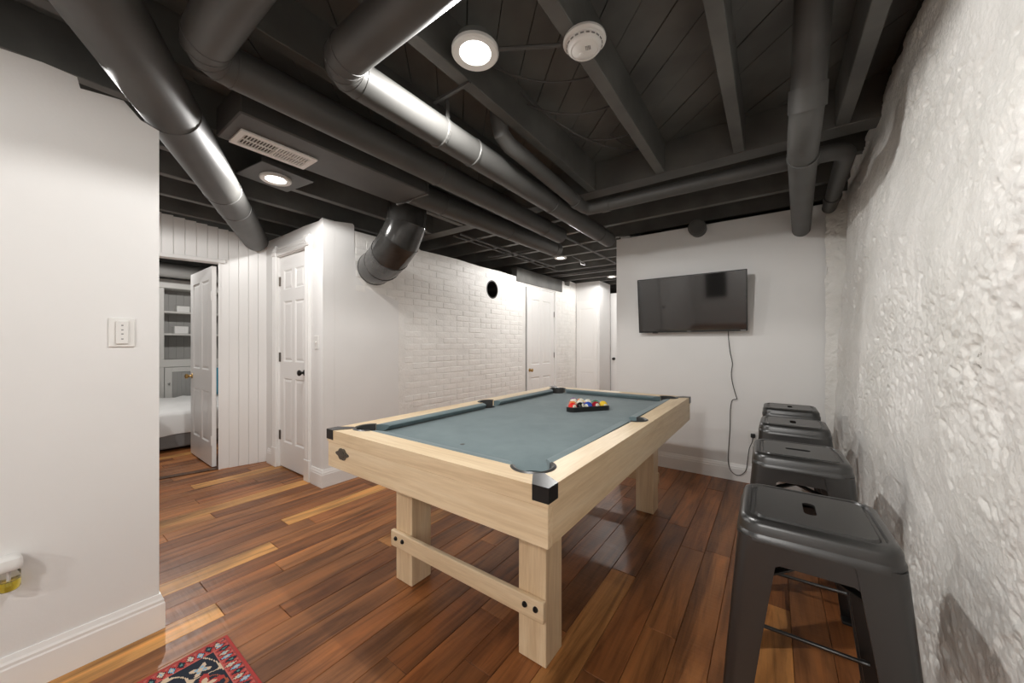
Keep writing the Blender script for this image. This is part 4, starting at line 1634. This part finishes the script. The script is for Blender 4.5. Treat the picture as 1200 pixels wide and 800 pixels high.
def smooth_path(p, n=5):
    p = [Vector(q) for q in p]
    out_ = []
    for i in range(len(p) - 1):
        p0, p1, p2, p3 = p[max(i - 1, 0)], p[i], p[i + 1], p[min(i + 2, len(p) - 1)]
        for k_ in range(n):
            t = k_ / n
            out_.append(0.5 * ((2 * p1) + (p2 - p0) * t + (2 * p0 - 5 * p1 + 4 * p2 - p3) * t * t + (3 * p1 - p0 - 3 * p2 + p3) * t ** 3))
    return out_ + [p[-1]]


tubeo('cable_run', smooth_path(raw), 0.0032, 'cord', pcd, 7)
boxo('plug', (-0.150, 3.690, 0.400), (-0.118, 3.7235, 0.432), 'cord', pcd, 0.004, 2)
ot = thing('wall_outlet', 'white electrical outlet low on the television wall', 'outlet', (-0.134, 3.7295, 0.40))
boxo('outlet_plate', (-0.036, -0.005, -0.058), (0.036, 0, 0.058), 'plastic', ot, 0.002)
for z in (-0.022, 0.022):
    boxo('receptacle', (-0.016, -0.0062, z - 0.014), (0.016, -0.0048, z + 0.014), 'plastic', ot, 0.001)

# switches
sw = thing('dimmer_switch', 'white wall plate with four-button dimmer on left partition', 'switch', (-2.0995, 0.252, 1.246), PI / 2)
boxo('wall_plate', (-0.036, -0.006, -0.057), (0.036, 0, 0.057), 'plastic', sw, 0.0025, 2)
rm = boxo('button_panel', (-0.017, -0.013, -0.045), (0.017, -0.0062, 0.045), 'plastic', sw, 0.002, 2)
for z in (0.028, 0.010, -0.006, -0.026):
    boxo('button_mark', (-0.003, -0.0137, z - 0.002), (0.003, -0.0129, z + 0.002), 'grey_line', rm)
s2 = thing('light_switch', 'small white toggle switch beside closet door casing', 'switch', (-3.150, 1.5145, 1.215))
boxo('wall_plate', (-0.035, -0.005, -0.057), (0.035, 0, 0.057), 'plastic', s2, 0.002)
boxo('toggle', (-0.005, -0.018, -0.004), (0.005, -0.0045, 0.012), 'plastic', s2, 0.001)

# plug-in air freshener
af = thing('air_freshener', 'white plug-in air freshener with yellow oil on partition', 'air freshener', (-2.0995, -0.010, 0.452), PI / 2)
bm = bmesh.new()
loft(bm, [[(p[0], p[1] - 0.030, z) for p in rrect(a, b, 0.012, 4)] for a, b, z in ((0.026, 0.026, -0.004), (0.029, 0.029, 0.002), (0.029, 0.029, 0.016), (0.024, 0.026, 0.032), (0.012, 0.016, 0.040))], True, True)
obj('heater_body', bm, 'plastic', af, 40)
latheo('bottle', [(0.018, -0.0045), (0.025, -0.016), (0.025, -0.066), (0.020, -0.073), (0.004, -0.074)], 'glass', af, 24, Matrix.Translation((0, -0.032, 0)))
latheo('oil', [(0.0235, -0.040), (0.0235, -0.065), (0.019, -0.0715), (0.004, -0.0725)], 'oil', af, 24, Matrix.Translation((0, -0.032, 0)))
latheo('wick', [(0.003, 0.0), (0.003, -0.055)], 'trim', af, 10, Matrix.Translation((0, -0.032, 0)))

# ------------------------------------------------------------------ rug with a woven pattern
RX0, RX1, RY0, RY1 = -1.812, -0.75, -1.25, 0.512
NAVY, RED, ROSE, CREAM, BLUE, RUST, TEAL = (0.012, 0.018, 0.032), (0.42, 0.045, 0.04), (0.50, 0.12, 0.10), (0.62, 0.48, 0.34), (0.24, 0.42, 0.56), (0.36, 0.09, 0.045), (0.10, 0.24, 0.24)
rr_ = random.Random(23)
motifs = []
PAL = [CREAM, BLUE, RUST, RED, ROSE, BLUE, CREAM]


def blossom(cx, cy, R, n, c1, c2, c3, rot):
    motifs.append((cx, cy, R, n, c1, c2, c3, rot))


for gx in range(10):
    for gy in range(14):
        cx = RX0 + 0.10 + gx * 0.098 + rr_.uniform(-0.02, 0.02)
        cy = RY1 - 0.13 - gy * 0.105 + rr_.uniform(-0.02, 0.02)
        big = (gx + gy) % 3 == 1
        blossom(cx, cy, rr_.uniform(0.045, 0.056) if big else rr_.uniform(0.020, 0.032), rr_.choice([4, 5, 6]), rr_.choice([RUST, RED, CREAM] if big else PAL), rr_.choice([CREAM, RED, BLUE]), rr_.choice([BLUE, CREAM, RUST]), rr_.uniform(0, 6))


def rug_col(x, y):
    e = min(x - RX0, RX1 - x, y - RY0, RY1 - y)
    edge_long = (x - RX0 == e or RX1 - x == e)
    bwid = 0.062
    if e < 0.008:
        return RED
    if e < bwid:
        if e < 0.012 or bwid - 0.006 < e:
            return ROSE if e > 0.03 else (0.30, 0.06, 0.05)
        s_ = y if edge_long else x
        u = (s_ / 0.027) % 1.0 - 0.5
        k_ = int(math.floor(s_ / 0.027))
        v = (e - 0.034 + 0.006 * math.sin(k_ * 2.4)) / 0.024
        dd = abs(u) * 2 + abs(v)
        if dd < 0.35:
            return (CREAM, TEAL, BLUE)[k_ % 3]
        if dd < 0.75:
            return (BLUE, NAVY, CREAM)[k_ % 3]
        if dd < 0.95:
            return NAVY
        if dd > 1.5:
            return ROSE
        return RED
    for (cx, cy, R, n, c1, c2, c3, rot) in motifs:
        dx, dy = x - cx, y - cy
        d2_ = dx * dx + dy * dy
        if d2_ < R * R * 1.3:
            d_ = math.sqrt(d2_)
            a = math.atan2(dy, dx)
            lim = R * (0.72 + 0.36 * math.cos(n * a + rot))
            if d_ < R * 0.26:
                return c3
            if d_ < lim * 0.62:
                return c2
            if d_ < lim:
                return c1
    # vines
    w_ = math.sin(x * 38 + 2.2 * math.sin(y * 23)) * 0.5 + math.sin(y * 31 + 1.7 * math.sin(x * 19)) * 0.5
    if abs(w_) < 0.055:
        return CREAM
    if abs(w_ - 0.62) < 0.05:
        return RUST
    return NAVY


CELL = 0.004
nx, ny = int((RX1 - RX0) / CELL), int(0.50 / CELL)
vx = [RX0 + (RX1 - RX0) * i / nx for i in range(nx + 1)]
vy = [RY1 - 0.50 * j / ny for j in range(ny + 1)] + [RY1 - 0.50 - (RY1 - 0.50 - RY0) * (j + 1) / 90 for j in range(90)]
ny2 = len(vy) - 1
verts = [(x_, y_, 0.009) for y_ in vy for x_ in vx]
faces, cols = [], []
for j in range(ny2):
    for i in range(nx):
        a = j * (nx + 1) + i
        faces.append((a, a + nx + 1, a + nx + 2, a + 1))
        c_ = rug_col((vx[i] + vx[i + 1]) / 2, (vy[j] + vy[j + 1]) / 2)
        cols.append(c_)
me = bpy.data.meshes.new('pile')
me.from_pydata(verts, [], faces)
ca_ = me.color_attributes.new('Col', 'FLOAT_COLOR', 'CORNER')
arr = np.repeat(np.concatenate([np.array(cols, dtype=np.float32), np.ones((len(cols), 1), np.float32)], 1), 4, axis=0)
ca_.data.foreach_set('color', arr.ravel())
rg_ = thing('rug', 'red and navy floral woven rug beside left partition', 'rug', (0, 0, 0))
obj_me('woven_pile', me, 'rug', rg_)
bm = bmesh.new()
box(bm, (RX0 - 0.002, RY0 - 0.002, 0.0005), (RX1 + 0.002, RY1 + 0.002, 0.0086), 0.003)
obj('rug_backing', bm, 'rug_edge', rg_)

# ------------------------------------------------------------------ bedroom beyond the open door
bc = thing('bookcase', 'built-in grey-white bookcase behind the bed', 'bookcase', (-7.55, 0, 0))
XF = 0.34
boxo('back_panel', (0.0, 0.3, 0), (0.02, 3.0, 2.12), 'bead', bc)
for i in range(30):
    boxo('bead_board', (0.0205, 0.34 + i * 0.088, 0.97), (0.027, 0.34 + i * 0.088 + 0.083, 2.02), 'bead', bc, 0.002)
for y in (0.30, 1.21, 2.05, 2.93):
    boxo('stile', (0.028, y, 0.0), (XF, y + 0.08, 2.12), 'bookcase', bc, 0.003)
for z in (0.90, 1.33, 1.66):
    boxo('shelf', (0.028, 0.38, z), (XF - 0.02, 2.93, z + 0.028), 'bookcase', bc, 0.002)
boxo('crown', (0.028, 0.28, 2.02), (XF + 0.02, 3.03, 2.16), 'bookcase', bc, 0.01)
boxo('mid_rail', (XF - 0.019, 0.38, 0.86), (XF + 0.004, 2.93, 0.97), 'bookcase', bc, 0.003)
for ya, yb in ((0.385, 1.205), (1.295, 2.045), (2.135, 2.925)):
    dr = boxo('cabinet_door', (XF - 0.020, ya, 0.06), (XF - 0.004, yb, 0.855), 'bead', bc, 0.002)
    for i in range(int((yb - ya - 0.16) / 0.05)):
        boxo('bead_strip', (XF - 0.0038, ya + 0.085 + i * 0.05, 0.14), (XF - 0.001, ya + 0.13 + i * 0.05, 0.78), 'bead', dr, 0.001)
    for (y0, y1, z0, z1) in ((ya, ya + 0.08, 0.06, 0.855), (yb - 0.08, yb, 0.06, 0.855), (ya + 0.08, yb - 0.08, 0.06, 0.135), (ya + 0.08, yb - 0.08, 0.785, 0.855)):
        boxo('door_rail', (XF - 0.0038, y0, z0), (XF + 0.006, y1, z1), 'bookcase', dr, 0.002)
    latheo('knob', [(0.008, 0), (0.008, 0.012), (0.016, 0.022), (0.004, 0.03)], 'metal', dr, 14, Matrix.Translation((XF + 0.006, ya + 0.04, 0.62)) @ rot_to((1, 0, 0)))
tag(boxo('storage_box', (-7.49, 1.42, 1.3585), (-7.30, 1.58, 1.47), 'linen', None, 0.006), 'small pale box standing on a bookcase shelf', 'box', 'items on bookcase shelves')
tag(boxo('book', (-7.48, 1.45, 1.6885), (-7.32, 1.60, 1.78), 'plastic', None, 0.003), 'thick white book lying on upper bookcase shelf', 'book', 'items on bookcase shelves')

bd = thing('bed', 'low bed with white bedding on a grey base', 'bed', (-6.25, 1.75, 0))
boxo('bed_base', (-0.82, -1.05, 0.03), (0.80, 1.05, 0.205), 'greyfab', bd, 0.02, 2)
for sx in (-0.75, 0.70):
    for sy in (-0.95, 0.9):
        boxo('foot', (sx, sy, 0), (sx + 0.05, sy + 0.05, 0.032), 'wood_dark', bd)
ux = np.linspace(-0.83, 0.815, 60)
uy = np.linspace(-1.06, 1.06, 70)
bm = bmesh.new()
box(bm, (-0.81, -1.04, 0.205), (0.79, 1.04, 0.40), 0.05, 3)
obj('mattress', bm, 'linen', bd, 50)
UX, UY = np.meshgrid(ux, uy, indexing='ij')
ed = np.minimum(np.minimum(UX + 0.83, 0.815 - UX), np.minimum(UY + 1.06, 1.06 - UY))
UZ = 0.435 + 0.020 * pnoise(UX * 5 + UY * 3, UY * 6, 51) + 0.012 * pnoise(UX * 13, UY * 15, 52) - 0.16 * np.clip(1 - ed / 0.06, 0, 1) ** 2
UZ = np.where(ed < 0.001, 0.185 + 0.02 * pnoise(UX * 7, UY * 7, 53), UZ)
obj_me('duvet', grid_mesh(np.stack([UX, UY, UZ], -1)), 'linen', bd, 0)
pil = thing('pillow', 'teal blue pillow propped on the white bed', 'pillow', (-6.62, 1.80, 0.455))
bm = bmesh.new()
bmesh.ops.create_uvsphere(bm, u_segments=24, v_segments=14, radius=1.0)
for v in bm.verts:
    x_, y_, z_ = v.co
    s_ = lambda a: math.copysign(abs(a) ** 0.55, a)
    v.co = Vector((x_ * 0.07, s_(y_) * 0.22, s_(z_) * 0.20 + 0.205))
o = obj('cushion_cover', bm, 'bluefab', pil, 0)
o.rotation_euler = (0, -0.25, 0)
# grey tub chair by the bed foot
ch = thing('tub_chair', 'grey upholstered tub chair beside the bed', 'chair', (-5.03, 0.49, 0), 0.5)
bm = bmesh.new()
prof = []
for k in range(15):
    a = math.radians(-20 + 220 * k / 14)
    prof.append(a)
rings = []
for a in prof:
    ca2, sa2 = math.cos(a), math.sin(a)
    ht = 0.52 + 0.10 * max(0.0, math.sin(a))
    rings.append([bm.verts.new((ca2 * r_, sa2 * r_, z_)) for r_, z_ in ((0.28, 0.12), (0.34, 0.12), (0.37, ht - 0.06), (0.36, ht - 0.01), (0.33, ht), (0.30, ht - 0.02), (0.28, ht - 0.08))])
for a, b in zip(rings, rings[1:]):
    for j in range(7):
        bm.faces.new((a[j], a[(j + 1) % 7], b[(j + 1) % 7], b[j]))
bm.faces.new(rings[0])
bm.faces.new(rings[-1])
obj('backrest', bm, 'greyfab', ch, 40)
latheo('seat', [(0.25, 0.14), (0.275, 0.17), (0.275, 0.33), (0.25, 0.37), (0.05, 0.385)], 'greyfab', ch, 28)
for k in range(4):
    a = PI / 4 + k * PI / 2
    tubeo('leg', [(0.23 * math.cos(a), 0.23 * math.sin(a), 0.145), (0.25 * math.cos(a), 0.25 * math.sin(a), 0.0)], [0.02, 0.013], 'wood_dark', ch, 10)
o = tubeo('bedroom_duct', [(-6.9, 0.2, 2.24), (-6.9, 3.3, 2.24)], 0.10, 'bead', None, 20)
tag(o, 'round grey duct under the bedroom ceiling', 'duct')

# ------------------------------------------------------------------ seen only as reflections in the television
d6 = thing('door_6', 'white panelled door in the near part of left partition', 'door', (-2.098, -1.55, 0.012), PI / 2, kind='structure')
door_leaf(d6, 0.76, 2.0, [(0.11, 0.34, 0.2, 0.85), (0.42, 0.65, 0.2, 0.85), (0.11, 0.34, 1.0, 1.85), (0.42, 0.65, 1.0, 1.85)], th=0.03)
for o in d6.children:
    pass
d6.location.x = -2.068
knob(d6, 0.68, 0.95, 'knob')
o = boxo('picture', (-1.75, -3.998, 0.75), (-1.25, -3.965, 2.0), 'wood_dark', None, 0.004)
tag(o, 'tall dark picture hanging on the wall behind', 'picture')
